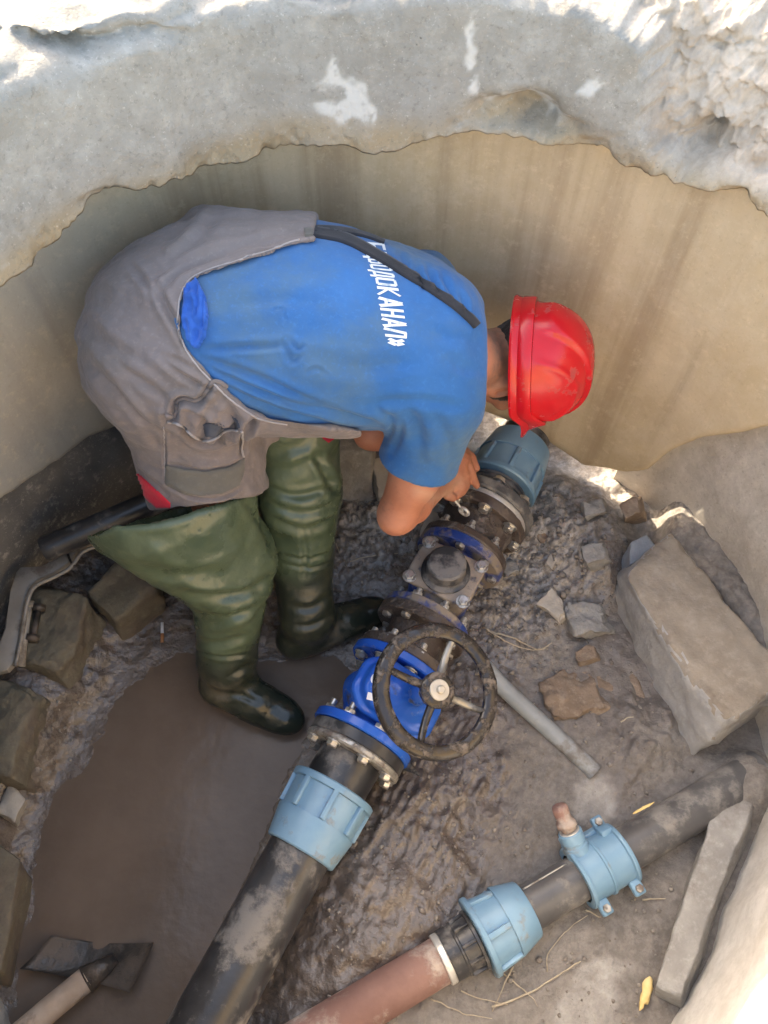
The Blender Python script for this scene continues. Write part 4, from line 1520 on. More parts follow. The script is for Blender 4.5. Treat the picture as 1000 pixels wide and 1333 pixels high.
def ribbon(bvh, pts, w0, w1, off, thick, n=60, m=7, lift=0):
    """Strip lying on a surface along a sighted line, with real thickness."""
    c = catmull(pts, n)
    tg = np.gradient(c, axis=0)
    tg /= np.linalg.norm(tg, axis=1)[:, None]
    nr = np.stack([-tg[:, 1], tg[:, 0]], 1)
    T, Bm = [], []
    lastn = None
    for i in range(n):
        w = w0 + (w1 - w0) * i / (n - 1)
        row, rowb = [], []
        for j in range(m):
            s = j / (m - 1) - .5
            h = cast(bvh, *(c[i] + nr[i] * w * s))
            if h[0] is None:
                return None
            row.append(np.array(h[0]) + np.array(h[1]) * (off + thick))
            rowb.append(np.array(h[0]) + np.array(h[1]) * (off - .004))
        T.append(row)
        Bm.append(rowb[::-1])
    V = np.concatenate([np.array(T), np.array(Bm)], 1)
    return V.reshape(-1, 3), grid_faces(n, 2 * m, cv=True)[:, ::-1]

# ---------------- lettering across the back of the shirt
def stroke(a, b, w=.13):
    a, b = np.array(a, float), np.array(b, float)
    return a, b, w
GL = {'Е': [((.1, 0), (.1, 1)), ((.1, .06), (.75, .06)), ((.1, .5), (.65, .5)), ((.1, .94), (.75, .94))],
      'Ц': [((.1, .06), (.1, 1)), ((.65, .06), (.65, 1)), ((.04, .06), (.85, .06)), ((.82, .1), (.82, -.2))],
      'В': [((.1, 0), (.1, 1)), ((.1, .94), (.6, .94)), ((.1, .5), (.65, .5)), ((.1, .06), (.65, .06)), ((.62, .94), (.62, .5)), ((.68, .5), (.68, .06))],
      'О': [((.1, .06), (.1, .94)), ((.7, .06), (.7, .94)), ((.1, .06), (.7, .06)), ((.1, .94), (.7, .94))],
      'Д': [((.02, .06), (.88, .06)), ((.08, .06), (.08, -.2)), ((.82, .06), (.82, -.2)), ((.16, .06), (.34, .96)), ((.34, .94), (.7, .94)), ((.7, .06), (.7, .98))],
      'К': [((.1, 0), (.1, 1)), ((.15, .5), (.72, 1)), ((.15, .5), (.75, 0))],
      'А': [((.06, 0), (.42, 1)), ((.44, 1), (.78, 0)), ((.2, .3), (.68, .3))],
      'Н': [((.1, 0), (.1, 1)), ((.7, 0), (.7, 1)), ((.1, .5), (.7, .5))],
      'Л': [((.04, 0), (.32, .96)), ((.3, .94), (.75, .94)), ((.72, 0), (.72, 1))],
      '»': [((.05, .15), (.3, .5)), ((.3, .5), (.05, .85)), ((.4, .15), (.65, .5)), ((.65, .5), (.4, .85))]}
def lettering():
    word = 'ЕЦВОДОКАНАЛ»'
    # baseline (left ends) and letter tops (right ends) down the back
    ys = np.array([312, 323, 334, 341, 349, 358, 370, 384, 398, 411, 424, 437])
    bl = np.interp(ys, [308, 345, 360, 400, 420, 446], [470, 482, 489, 495, 498.5, 504])
    tp = np.interp(ys, [308, 330, 352, 388, 403, 432, 446], [499, 505, 513, 523.5, 526, 531, 526])
    V, Fs = [], []
    for k, ch in enumerate(word):
        adv = (ys[min(k + 1, 11)] - ys[k]) if k < 11 else 12
        for a, b in GL[ch]:
            a, b = np.array(a), np.array(b)
            e = unit(b - a)
            nr = np.array([-e[1], e[0]])
            wv = .128 if abs(e[1]) > .7 else .066
            L = np.linalg.norm(b - a)
            m = max(2, int(L * 9))
            rows = []
            for t in np.linspace(0, 1, m + 1):
                for s in (-1, 1):
                    g = a + (b - a) * t + nr * s * wv
                    gx, gy = g
                    yb = ys[k] + gx * adv
                    xl = np.interp(yb, ys, bl)
                    xr = np.interp(yb, ys, tp)
                    px = xl + (xr - xl) * gy
                    py = yb + 3.0 * gy + 3.5 - 0.0 * gx
                    h = cast(shirt_bvh, px, py)
                    if h[0] is None:
                        rows.append(None)
                        continue
                    rows.append(np.array(h[0]) + np.array(h[1]) * .0009)
            for i in range(m):
                q = [rows[2 * i], rows[2 * i + 1], rows[2 * i + 3], rows[2 * i + 2]]
                if any(x is None for x in q):
                    continue
                if max(np.linalg.norm(q[0] - x) for x in q) > .04:
                    continue
                n0 = len(V)
                V += q
                Fs.append((n0, n0 + 1, n0 + 2, n0 + 3))
    return np.array(V), Fs
lv, lf = lettering()
obj('lettering', lv, lf, weathered('white_shirt_print', (.62, .65, .66), (.74, .76, .76), (.30, .40, .48), .22, .75, .8, 40, .0001, dscale=60), shirt, smooth=False, label='white slanted Cyrillic lettering')

# ---------------- overalls
BAS = unit(KNR - HPR)
HEMN = np.cross(P(330, 642, .5) - P(190, 661, .5), P(262, 651, .5) - VIEW0)
HEMN = unit(HEMN) * (1 if HEMN[2] < 0 else -1)
HEMN = unit(HEMN + .35 * BAS)
def sd_over(p):
    d = torso(p, .013)
    d = smin(d, sd_ell(p, PEL + TAX * .005 + DOR * -.02, TR_, (.130, .180, .142)), .06)
    d = smin(d, sd_cap(p, P(266, 291, .985), P(318, 293, 1.0), .022, .014), .035)
    d = smax(d, view_poly(p, OV), .004)
    e1 = HPR + (KNR - HPR) * .86
    lg = sd_cap(p, HPR + TAX * .01, KNR - TAX * .035, .142, .120)
    lg = smax(lg, (p - P(262, 651, .55)) @ HEMN, .006)
    d = smin(d, lg, .05)
    l2 = sd_cap(p, HPL, KNL, .125, .10)
    l2 = smax(l2, (p - (HPL * .45 + KNL * .55)) @ unit(KNL - HPL), .006)
    d = smin(d, l2, .03)
    # tented fold of the bib at the far side
    pk = P(278, 300, 1.0)
    return d
lo = np.minimum.reduce([PEL, KNR, HPR]) - [.24, .20, .08]
hi = np.maximum.reduce([CHE, HPL]) + [.10, .26, .22]
v, f = nets(sd_over, lo, hi, .0033)
v = relax(v, f, 1, .5)
cr = [([(411, 297), (370, 303), (320, 312), (255, 330), (205, 360)], 4, .004), ([(411, 303), (360, 312), (300, 322), (240, 345), (212, 372)], 4, .004), ([(330, 325), (280, 332), (235, 352), (205, 385)], 5, .004),
      ([(275, 277), (250, 300), (220, 322)], 7, -.006), ([(200, 365), (215, 400), (232, 430)], 6, .005), ([(202, 372), (235, 440), (262, 482)], 5, .003), ([(170, 345), (190, 370), (198, 392)], 5, .004),
      ([(210, 470), (250, 495), (290, 515)], 4, .004), ([(200, 460), (240, 475), (285, 498)], 5, .003), ([(145, 500), (180, 540), (220, 565)], 5, .004), ([(130, 480), (170, 530), (215, 590)], 6, .004), ([(150, 470), (190, 500), (230, 530)], 6, .004),
      ([(278, 496), (268, 512), (258, 520), (240, 518), (230, 524), (228, 540), (216, 541)], 4.5, .011),
      ([(218, 549), (238, 556), (256, 572), (278, 572), (292, 562), (305, 560)], 4.5, .011), ([(262, 545), (274, 552), (300, 556), (306, 548), (295, 538)], 6, .013), ([(262, 562), (268, 550), (282, 548)], 5, .008),
      ([(313, 560), (326, 552), (332, 548)], 5, .012), ([(314, 562), (316, 580), (316, 592)], 4, .008), ([(245, 530), (265, 540), (285, 550)], 5, .006), ([(290, 520), (310, 540), (326, 552)], 5, .005),
      ([(213, 560), (214, 590), (215, 628)], 2.2, .003), ([(215, 604), (260, 612), (300, 608), (320, 596)], 2.5, .003), ([(218, 632), (250, 648), (290, 648), (318, 634)], 2.5, .004),
      ([(145, 575), (180, 615), (215, 645)], 4, .005), ([(120, 540), (160, 600), (205, 652)], 4, .004), ([(240, 600), (270, 606), (300, 600)], 6, -.003),
      ([(110, 420), (140, 450), (180, 470)], 9, .004), ([(115, 470), (150, 520), (180, 560)], 7, .004)]
over = dress('overalls', v, f, m_over, worker, cr, [((4, 4, 4), 3, .008, 431), (fold_axes(P(180, 440, .9), P(290, 525, .85), 3, 24), 4, .006, 434), (fold_axes(P(405, 300, 1.), P(200, 350, .95), 2, 30), 3, .004, 435), ((13, 13, 13), 3, .005, 432), ((45, 45, 45), 3, .0009, 433)], label='grey brown bib overalls rucked up over the hips')
over_bvh = bvh_of(over)
def patch(parent, name, poly, mat, off=.0025, h=.0035, sd=None, lo_=None, hi_=None, bvh=None, tint=None, wrk=0., **kw):
    """Cloth piece sewn on: a sighted outline laid over the garment, with thickness."""
    poly = np.asarray(poly, float)
    x0, y0 = poly.min(0) - 2
    x1, y1 = poly.max(0) + 2
    step = 2.2
    gx, gy = np.arange(x0, x1, step), np.arange(y0, y1, step)
    V, idx = [], -np.ones((len(gx), len(gy)), int)
    for i, x in enumerate(gx):
        for j, y in enumerate(gy):
            q = np.array([x, y])
            sdv = poly_sd(q[None], poly)[0]
            if sdv > step * .75:
                continue
            if sdv > 0:                       # pull rim points back onto the outline
                e = .5
                g = np.array([poly_sd(q[None] + [[e, 0]], poly)[0] - sdv, poly_sd(q[None] + [[0, e]], poly)[0] - sdv]) / e
                q = q - g * sdv
            hh = cast(bvh, *q)
            if hh[0] is None:
                continue
            idx[i, j] = len(V)
            V.append((np.array(hh[0]), np.array(hh[1])))
    if len(V) < 6:
        print('PATCH MISSED', name)
        return None
    A = np.array([a + n * off for a, n in V])
    if wrk:
        qq = proj(A)[0]
        nn = np.array([n for a, n in V])
        A = A + nn * (wrk * (fbm(np.stack([qq[:, 0] * .16, qq[:, 1] * .035, 0 * qq[:, 0]], -1), 3, 77, ridged=True) + .3 * fbm(np.stack([qq[:, 0] * .06, qq[:, 1] * .12, 0 * qq[:, 0]], -1), 2, 78)))[:, None]
    Bk = np.array([a - n * .004 for a, n in V])
    Fs = []
    n = len(V)
    edge = {}
    for i in range(len(gx) - 1):
        for j in range(len(gy) - 1):
            q = [idx[i, j], idx[i, j + 1], idx[i + 1, j + 1], idx[i + 1, j]]
            if min(q) < 0 or max(np.linalg.norm(A[q[0]] - A[k]) for k in q) > .03:
                continue
            Fs.append(tuple(q))
            for a, b in zip(q, q[1:] + q[:1]):
                edge[(a, b)] = 1
    for (a, b) in list(edge):
        if (b, a) not in edge:
            Fs.append((b, a, a + n, b + n))
    v = np.vstack([A, Bk])
    return obj(name, v, Fs, mat, parent, **kw)
patch(over, 'leg_band', [(215, 605), (240, 611), (268, 614), (298, 608), (318, 596), (317, 615), (312, 632), (290, 643), (262, 646), (235, 642), (216, 632)], m_hem, bvh=over_bvh, label='darker grey band round the thigh')
patch(over, 'lining', [(168, 606), (182, 618), (200, 634), (222, 655), (222, 661), (204, 661), (192, 650), (180, 634)], m_red, bvh=over_bvh, off=.003, label='red lining showing in the side slit')
patch(over, 'bib_end', [(396, 298), (407, 298), (407, 308), (397, 309)], m_hem, bvh=over_bvh, off=.003)
patch(over, 'pocket_mouth', [(264, 553), (272, 549), (285, 551), (297, 557), (306, 558), (304, 548), (300, 540), (310, 548), (313, 558), (302, 562), (290, 562), (280, 570), (268, 569)], weathered('blue_black_pocket', (.05, .055, .07), (.075, .08, .095), (.1, .1, .1), .2, .9, .9, 20, .0003), bvh=over_bvh, off=.001, label='dark gaping pocket mouth')
def edge_cord(parent, name, pts, mat, r, bvh, off=.001, n=60):
    c = catmull(pts, n)
    out = []
    for q in c:
        h = cast(bvh, *q)
        if h[0] is not None:
            out.append(np.array(h[0]) + np.array(h[1]) * off)
    v, f = tube(np.array(out), r, 6)
    return obj(name, v, f, mat, parent)
m_seam = cloth_mat('pale_seam', (.30, .265, .25), (.36, .32, .30), (.2, .18, .16), .3)
edge_cord(over, 'pocket_edge', [(218, 549), (228, 551), (240, 557), (255, 570), (268, 574), (280, 571), (290, 563), (302, 560), (310, 561)], m_seam, .0026, over_bvh, .0015)
edge_cord(over, 'pocket_edge', [(314, 561), (317, 572), (315, 584), (317, 596)], m_seam, .0024, over_bvh, .0015)
edge_cord(over, 'pocket_edge', [(216, 540), (228, 540), (231, 525), (240, 519), (256, 522), (268, 513), (273, 501), (284, 499), (296, 506)], m_over, .0045, over_bvh, .002)
edge_cord(over, 'seam', [(213, 556), (214, 590), (215, 626)], m_seam, .0012, over_bvh)
_bp = np.array(OV[3:43])
_bg = np.stack([poly_sd(_bp + [.5, 0], OV) - poly_sd(_bp - [.5, 0], OV), poly_sd(_bp + [0, .5], OV) - poly_sd(_bp - [0, .5], OV)], 1)
_bg /= np.linalg.norm(_bg, axis=1)[:, None] + 1e-9
edge_cord(over, 'bib_piping', [tuple(x) for x in (_bp - _bg * 4.2)[1:-1]], m_seam, .0016, over_bvh, .0008, 160)

# rumpled bright blue shirt tail tucked at the side of the bib
ex = patch(shirt, 'shirt_tail', [(240, 392), (246, 372), (258, 366), (268, 386), (272, 412), (268, 440), (258, 456), (246, 444), (240, 424)], m_shirt2, bvh=shirt_bvh, off=.008, wrk=.008, label='brighter blue rumpled shirt tail')
# straps
r_ = ribbon(shirt_bvh, [(408, 303), (450, 312), (490, 333), (530, 357), (562, 377), (592, 398), (612, 416), (620, 425)], 13, 10, .0015, .003)
if r_:
    obj('strap', r_[0], r_[1], m_strap, over)
r_ = ribbon(shirt_bvh, [(408, 300), (430, 300), (455, 303), (480, 309), (500, 317)], 8, 4, .0015, .003, 40)
if r_:
    obj('strap', r_[0], r_[1], m_strap, over)

# ---------------- waders
def sd_sole(p, heel, toe, ank, w):
    """Boot foot: heel block, waist, rounded toe, flat sole at heel height - w."""
    a = unit((toe - heel) * [1, 1, 0])
    s = np.array([-a[1], a[0], 0])
    L = np.linalg.norm((toe - heel)[:2])
    q = np.stack([(p - heel) @ a, (p - heel) @ s, p[:, 2] - heel[2]], -1)
    d = sd_cap(q, (.012, 0, .035), (L * .45, 0, .038), .046, .040)
    d = smin(d, sd_ell(q, (L * .74, .004, .022), np.eye(3), (.085, .050, .042)), .04)
    d = smin(d, sd_cap(q, (.03, 0, .05), (L * .55, 0, .045), .045, .038), .04)
    d = smax(d, -q[:, 2] - .012, .008)
    return d
HER, TOR = P(282, 893, .015), P(384, 946, .010)
HEL, TOL = P(385, 838, .012), P(502, 796, .022)
HEL = HEL + np.array([-.01, -.008, 0])
OC = P(241, 668, .515)                               # centre of the flared mouth
KC = P(302, 768, .315)
E1 = P(345, 652, .50) - P(138, 690, .52)
CAX = unit(OC - KC)
E1 = unit(E1 - CAX * (E1 @ CAX))
E2 = np.cross(CAX, E1)
CL = np.linalg.norm(OC - KC)
CUTN = np.cross(P(335, 647, .5) - P(137, 694, .5), P(240, 664, .5) - VIEW0)
CUTN = unit(CUTN) * (1 if CUTN[2] > 0 else -1)
def sd_wadR(p):
    q = p - KC
    t = (q @ CAX) / CL
    tt = np.clip(t, -.3, 1.15)
    a1 = .088 + (.172 - .088) * np.clip(tt, 0, 2) ** 1.0
    a2 = .088 + (.150 - .088) * np.clip(tt, 0, 2)
    c1 = .010 * np.clip(tt, 0, 1)
    x, y = (q @ E1 + c1) / a1, (q @ E2) / a2
    d = (np.sqrt(x * x + y * y) - 1) * np.minimum(a1, a2)
    inner = d + .007
    cone = smax(d, np.maximum(-t * CL - .02, (p - P(240, 664, .5)) @ CUTN - .007 * np.cos(q @ E1 * 26 + 1)), .010)
    kn = sd_ell(p, P(326, 722, .395), np.eye(3), (.062, .066, .062))
    shaft = sd_cap(p, KC + [0, 0, .01], ANR + [0, 0, .05], .087, .066)
    shaft = smin(shaft, sd_cap(p, ANR + [0, 0, .05], ANR - [0, 0, .03], .064, .056), .03)
    d = smin(smin(cone, kn, .05), shaft, .025)
    d = smin(d, sd_sole(p, HER, TOR, ANR, 0), .035)
    return smax(d, -np.maximum(inner, .35 - t), .003)
def sd_wadL(p):
    top = P(383, 545, .60)
    d = sd_cap(p, top, P(390, 640, .43), .098, .092)
    d = smin(d, sd_cap(p, P(390, 640, .43), P(391, 720, .27), .090, .080), .03)
    d = smin(d, sd_cap(p, P(391, 720, .27), ANL + [0, 0, .05], .078, .064), .02)
    d = smin(d, sd_cap(p, ANL + [0, 0, .05], ANL - [0, 0, .03], .062, .055), .03)
    d = smin(d, sd_sole(p, HEL, TOL, ANL, 0), .035)
    return d
def wader(fn, lo, hi, cr, zb, label, toe_p, seed):
    v, f = nets(fn, lo, hi, .0042)
    v = relax(v, f, 2, .5)
    z = v[:, 2]
    soft = sstep(zb - .06, zb + .06, z)
    n = vnormals(v, f)
    th = np.arctan2(v[:, 1] - v[:, 1].mean(), v[:, 0] - v[:, 0].mean())
    ring = fbm(np.stack([v[:, 0] * 4, v[:, 1] * 4, z * 15], -1), 3, seed, ridged=True)
    v = v + n * (ring * .002 * soft + fbm(v * 9, 3, seed + 1) * .010 * soft + fbm(v * np.array([7, 7, 5]) + v[:, [2, 0, 1]] * 4, 2, seed + 9, ridged=True) * .005 * soft + fbm(v * np.array([7, 7, 14]), 3, seed + 3) * .003 * (1 - soft) * sstep(.10, .2, z))[:, None]
    o = dress('wader', v, f, m_wader, worker, cr, [((30, 30, 30), 3, .0008, seed + 2)], label=label)
    w = z + .035 * fbm(v * 8, 4, seed + 5)
    attr(o, 'low', sstep(zb + .02, zb - .05, w))
    attr(o, 'toe', sstep(.17, .07, np.linalg.norm(v - toe_p, axis=1) + .04 * fbm(v * 20, 3, seed + 7)))
    return o
crR = [([(230, 782), (260, 800), (300, 802), (338, 790)], 5, .004), ([(245, 800), (280, 812), (318, 800)], 5, .004), ([(232, 768), (270, 776), (320, 772), (350, 752)], 6, .006), ([(258, 848), (290, 856), (322, 852)], 2.5, .003), ([(250, 832), (285, 838), (325, 826)], 5, .004),
       ([(145, 690), (200, 700), (250, 690)], 10, .003), ([(300, 880), (325, 868), (345, 875)], 5, .004), ([(275, 905), (310, 905), (335, 915)], 4, .003), ([(320, 650), (345, 690), (358, 720)], 6, .003), ([(190, 740), (240, 750), (300, 745)], 9, .004)]
crL = [([(335, 600), (370, 612), (410, 600), (436, 592)], 8, .004), ([(345, 632), (380, 646), (415, 640), (440, 622)], 5, .004), ([(348, 655), (385, 668), (420, 664), (438, 654)], 5, .004), ([(355, 676), (395, 690), (432, 676)], 5, .0038), ([(360, 590), (390, 580), (410, 566)], 8, .004),
       ([(370, 724), (400, 728), (430, 720)], 2.4, .003), ([(372, 736), (405, 740), (430, 733)], 2.4, .003), ([(395, 690), (398, 720), (396, 752)], 4, .003), ([(380, 790), (405, 792), (428, 776)], 5, .004), ([(375, 815), (405, 815), (432, 800)], 4, .003), ([(412, 590), (425, 620), (436, 640)], 6, .006)]
wader(sd_wadR, np.minimum.reduce([HER, OC - [.2, .1, 0], TOR]) - [.06, .10, .06], np.maximum.reduce([OC, TOR, KC]) + [.12, .2, .12], crR, .26, 'near green wader with a flared turned down thigh top', TOR, 501)
wader(sd_wadL, np.minimum.reduce([HEL, ANL]) - [.12, .12, .06], np.maximum.reduce([P(383, 545, .60), TOL]) + [.08, .16, .10], crL, .31, 'far green wader creased behind the knee', TOL, 521)
# small red flap hanging from the bib edge
rp = np.array([P(x, y, .70) for x, y in [(414, 566), (432, 563), (454, 562), (440, 569), (428, 577), (421, 572)]])
nv = unit(VIEW0 - rp.mean(0)) * .004
fv = np.vstack([rp + nv, rp - nv])
k = len(rp)
ff = [tuple(range(k))[::-1], tuple(range(k, 2 * k))] + [(i, (i + 1) % k, k + (i + 1) % k, k + i) for i in range(k)]
obj('flap', fv, ff, m_red, over, smooth=False, label='small red flap at the bib edge')

# ---------------- helmet
def build_helmet():
    NT_, NP = 160, 46
    th = np.linspace(0, 2 * np.pi, NT_, endpoint=False)      # 0 = front
    c, s = np.cos(th), np.sin(th)
    H0 = .132
    a = np.where(c > 0, .126, .138)
    b = .114
    def rimz(t):
        cc = np.cos(t)
        # back and sides hang low; the edge sweeps up past the ear to the visor
        return -.012 + .028 * sstep(.15, .75, cc)
    rows = []
    rz = rimz(th)
    for k in range(NP):
        u = k / (NP - 1)
        ph = u * math.pi / 2
        z = rz + (H0 - rz) * np.sin(ph) ** .94
        r = np.cos(ph) ** .80
        x, y = a * r * c, b * r * s
        # raised ribs over the crown
        rib = 0
        ax_ = np.abs(y)
        rib = .0085 * sstep(.044, .039, ax_) * sstep(.985, .90, np.cos(ph)) * sstep(.0, .18, np.sin(ph) - .12)
        rib = rib + .005 * np.exp(-((np.abs(y) - .072 - .02 * np.abs(x) / .12) / .006) ** 2) * sstep(.2, .4, np.sin(ph)) * sstep(.95, .7, np.sin(ph))
        step = 0
        k2 = 1 + (rib + step) / .12
        rows.append(np.stack([x * k2, y * k2, z + rib * np.sin(ph)], -1))
    dome = np.array(rows)
    # rolled rim band, gutter and visor under the dome
    out = []
    vis = sstep(.45, .9, c)
    gut = .004 + .006 * (1 - vis)
    for dz, dr in ((.034, .0), (.0325, .0055), (.029, .0068), (.008, .0072), (.006, .0052), (-.002, .007), (-.006, .010), (-.010, .009), (-.011, .003), (-.004, -.004), (.012, -.006)):
        ext = vis * (.050 if dr > .004 else .0) * sstep(.02, -.004, np.full_like(th, dz))
        drop = vis * .012 * (ext > 0)
        x = (a + dr) * c + ext * sstep(.3, 1, c)
        y = (b + dr) * s
        out.append(np.stack([x, y, rz + dz - drop * 1.0], -1))
    band = np.array(out)[::-1]
    inner = []
    for k in range(14):
        ph = (1 - k / 13) * math.pi / 2 * .98
        z = rz + (H0 - .012 - rz) * np.sin(ph) ** .94
        r = np.cos(ph) ** .8
        inner.append(np.stack([(a - .007) * r * c, (b - .007) * r * s, z], -1))
    V = np.concatenate([np.array(inner), band, dome[6:]], 0)
    n = V.shape[0]
    R = HM
    o = RIM + HA * .0
    vv = o + V.reshape(-1, 3) @ R.T
    f = grid_faces(n, NT_, cv=True)
    h = obj('hard_hat', vv, f[:, ::-1], m_helmet, worker, sharp_deg=50, label='glossy red hard hat')
    # headband inside
    hb = []
    for dz in (.030, .004):
        hb.append(np.stack([.103 * c - .004, .084 * s, np.full_like(th, dz)], -1))
    for dz in (.004, .030):
        hb.append(np.stack([.106 * c - .004, .087 * s, np.full_like(th, dz)], -1))
    hv = o + np.array(hb).reshape(-1, 3) @ R.T
    obj('headband', hv, grid_faces(4, NT_, cu=True, cv=True)[:, ::-1], m_strap, h)
build_helmet()
bpy.context.view_layer.update()
# ================================================================ RUBBLE, TOOLS AND LITTER
def stone_mat(name, c1, c2, c3, bump=.004, rough=.9, sc=9, mud=.3):
    t = NT(name)
    c = t.mix(t.ramp(t.noise(sc, 7, .65), .3, .7), c1, c2)
    c = t.mix(t.mathn('MULTIPLY', t.ramp(t.noise(sc * 5, 5, .7), .45, .75), .6), c, c3)
    if mud:
        c = t.mix(t.mathn('MULTIPLY', t.ramp(t.noise(sc * .8, 6, .65), .62 - mud * .35, .8 - mud * .2), .85), c, (.14, .112, .09))
    return t.done(c, rough, [(t.noise(28, 8, .7), bump), (t.noise(110, 4, .7), bump * .25)], spec=.3)
m_blockr = stone_mat('pale_concrete_block', (.33, .32, .305), (.42, .41, .395), (.50, .49, .47), .006, mud=.12)
m_blockt = stone_mat('dusty_block_top', (.26, .22, .175), (.34, .295, .24), (.42, .37, .31), .004, mud=.2)
m_blockl = stone_mat('olive_mossy_block', (.135, .118, .088), (.20, .178, .13), (.26, .235, .175), .006, mud=.7)
m_grey = stone_mat('grey_rubble', (.25, .24, .225), (.36, .35, .33), (.46, .45, .43), .006, mud=.35)
m_brownst = stone_mat('brown_brick_lump', (.20, .145, .105), (.29, .22, .165), (.40, .33, .26), .006, mud=.35)
m_slate = stone_mat('blue_grey_shard', (.22, .24, .26), (.30, .32, .34), (.36, .37, .38), .003, mud=.15)
m_pale = stone_mat('pale_stone', (.38, .34, .29), (.47, .43, .37), (.53, .50, .45), .003, mud=.15)
m_iron = weathered('dusty_grey_metal', (.24, .22, .195), (.31, .285, .25), (.14, .115, .095), .35, .55, .85, 14, .0008, metal=.2)
m_conduit = weathered('grey_plastic_tube', (.25, .27, .275), (.33, .35, .355), (.20, .18, .16), .3, .5, .8, 12, .0004)
m_wood = weathered('grey_wood_handle', (.34, .26, .20), (.44, .35, .28), (.18, .14, .11), .3, .8, .9, 20, .001)
m_bright = weathered('sunlit_yellow_wood', (.72, .52, .20), (.80, .62, .30), (.5, .36, .16), .15, .7, .8, 30, .002)  # yellow wood with the gold of sunlight put into its colour
m_straw = weathered('dry_stalk', (.40, .33, .24), (.52, .45, .34), (.2, .16, .12), .3, .85, .9, 40, .0002)
m_spade = weathered('wet_muddy_steel', (.03, .027, .025), (.05, .044, .04), (.10, .078, .062), .55, .30, .6, 12, .001)

def hexblock(b4, t4, n=16, rough=.006, rnd=.012, seed=1):
    """Block from four bottom and four top corners, edges worn round, faces uneven."""
    b4, t4 = np.array(b4, float), np.array(t4, float)
    bm = bmesh.new()
    bmesh.ops.create_cube(bm, size=2)
    bmesh.ops.subdivide_edges(bm, edges=bm.edges[:], cuts=n, use_grid_fill=True)
    u = np.array([x.co[:] for x in bm.verts])
    f = [tuple(x.index for x in q.verts) for q in bm.faces]
    bm.free()
    s = (np.abs(u) ** 26).sum(1) ** (1 / 26)
    u = u / np.maximum(s, 1e-6)[:, None]
    a, b, c = (u[:, 0:1] + 1) / 2, (u[:, 1:2] + 1) / 2, (u[:, 2:3] + 1) / 2
    bot = (b4[0] * (1 - a) + b4[1] * a) * (1 - b) + (b4[3] * (1 - a) + b4[2] * a) * b
    top = (t4[0] * (1 - a) + t4[1] * a) * (1 - b) + (t4[3] * (1 - a) + t4[2] * a) * b
    v = bot * (1 - c) + top * c
    ctr = v.mean(0)
    for k in range(3):
        v[:, k] += fbm(v * 7 + 31 * k, 4, seed + k) * rough * 1.8 + fbm(v * 34 + 17 * k, 4, seed + 9 + k) * rough * .7
    # corners knocked off
    e = np.sort(np.abs(u), 1)[:, 1]
    chip = sstep(.8, 1, e) * np.clip(fbm(v * 18, 3, seed + 20) - .05, 0, 1)
    v = v + (ctr - v) * (chip * rnd * 9)[:, None]
    return v, f

def outward(v, f):
    c = v.mean(0)
    q = f[0]
    n = np.cross(v[q[1]] - v[q[0]], v[q[2]] - v[q[0]])
    return f if n @ (v[q[0]] - c) > 0 else [tuple(x[::-1]) for x in f]

def block(name, label, cat, px_b, zb, px_t, zt, mat, rough=.006, seed=1, group=None, n=16, rnd=.012):
    v, f = hexblock([P(*q, zb) for q in px_b], [P(*q, zt) for q in px_t], n, rough, rnd, seed)
    return solo(name, label, cat, v, outward(v, f), mat, group, sharp_deg=50)

def two_tone(o, mat2, up=.75):
    """The worn top face carries its own dusty finish."""
    o.data.materials.append(mat2)
    for p in o.data.polygons:
        if p.normal.z > up:
            p.material_index = 1

RUB = 'rubble lying on the mud'
b = block('concrete_block', 'long pale concrete block with a dusty brown top leaning against the right wall', 'concrete block',
          [(778, 760), (884, 1000), (990, 940), (868, 708)], -.02, [(813, 750), (948, 948), (1035, 885), (872, 688)], .225, m_blockr, .009, 601, None, 26, .02)
two_tone(b, m_blockt, .6)
block('stone', 'square grey brown stone tucked against the upper end of the long pale block', 'stone', [(738, 800), (742, 842), (804, 836), (796, 795)], 0, [(733, 784), (741, 828), (796, 824), (788, 780)], .105, m_grey, .018, 611, RUB, 16, .04)
block('stone', 'pale jagged shard standing left of the square grey stone', 'stone', [(697, 794), (726, 818), (736, 812), (720, 780)], .02, [(694, 789), (728, 812), (734, 806), (716, 766)], .10, m_pale, .014, 612, RUB, 12, .03)
block('stone', 'blue grey slate shard behind the upper end of the long pale block', 'stone', [(800, 742), (806, 752), (862, 722), (846, 704)], .08, [(822, 704), (820, 736), (858, 714), (842, 694)], .17, m_slate, .004, 613, RUB, 10)
block('brick_lump', 'broken brown brick lump below the square grey stone', 'brick', [(692, 890), (722, 956), (800, 940), (770, 872)], 0, [(700, 888), (726, 944), (792, 930), (764, 870)], .065, m_brownst, .020, 614, RUB, 18, .04)
block('stone', 'flat grey slab half buried at the foot of the long pale block', 'stone', [(812, 950), (816, 1030), (905, 1010), (880, 930)], -.01, [(816, 952), (820, 1026), (898, 1006), (874, 936)], .045, m_grey, .006, 615, RUB)
block('stone', 'brown grey stone lying in front of the broken brick lump', 'stone', [(770, 880), (800, 950), (850, 930), (830, 860)], 0, [(774, 880), (802, 944), (846, 926), (824, 862)], .05, m_brownst, .008, 616, RUB)
block('stone', 'grey concrete stump standing behind the far wader', 'stone', [(432, 600), (440, 668), (486, 664), (488, 580)], .03, [(432, 560), (436, 590), (484, 592), (488, 540)], .20, m_grey, .006, 617, RUB)
block('stone', 'pale greenish stone between the grey stump and his bare elbow', 'stone', [(488, 640), (494, 662), (528, 640), (522, 590)], .05, [(484, 600), (492, 650), (524, 625), (520, 575)], .13, m_pale, .009, 618, RUB)
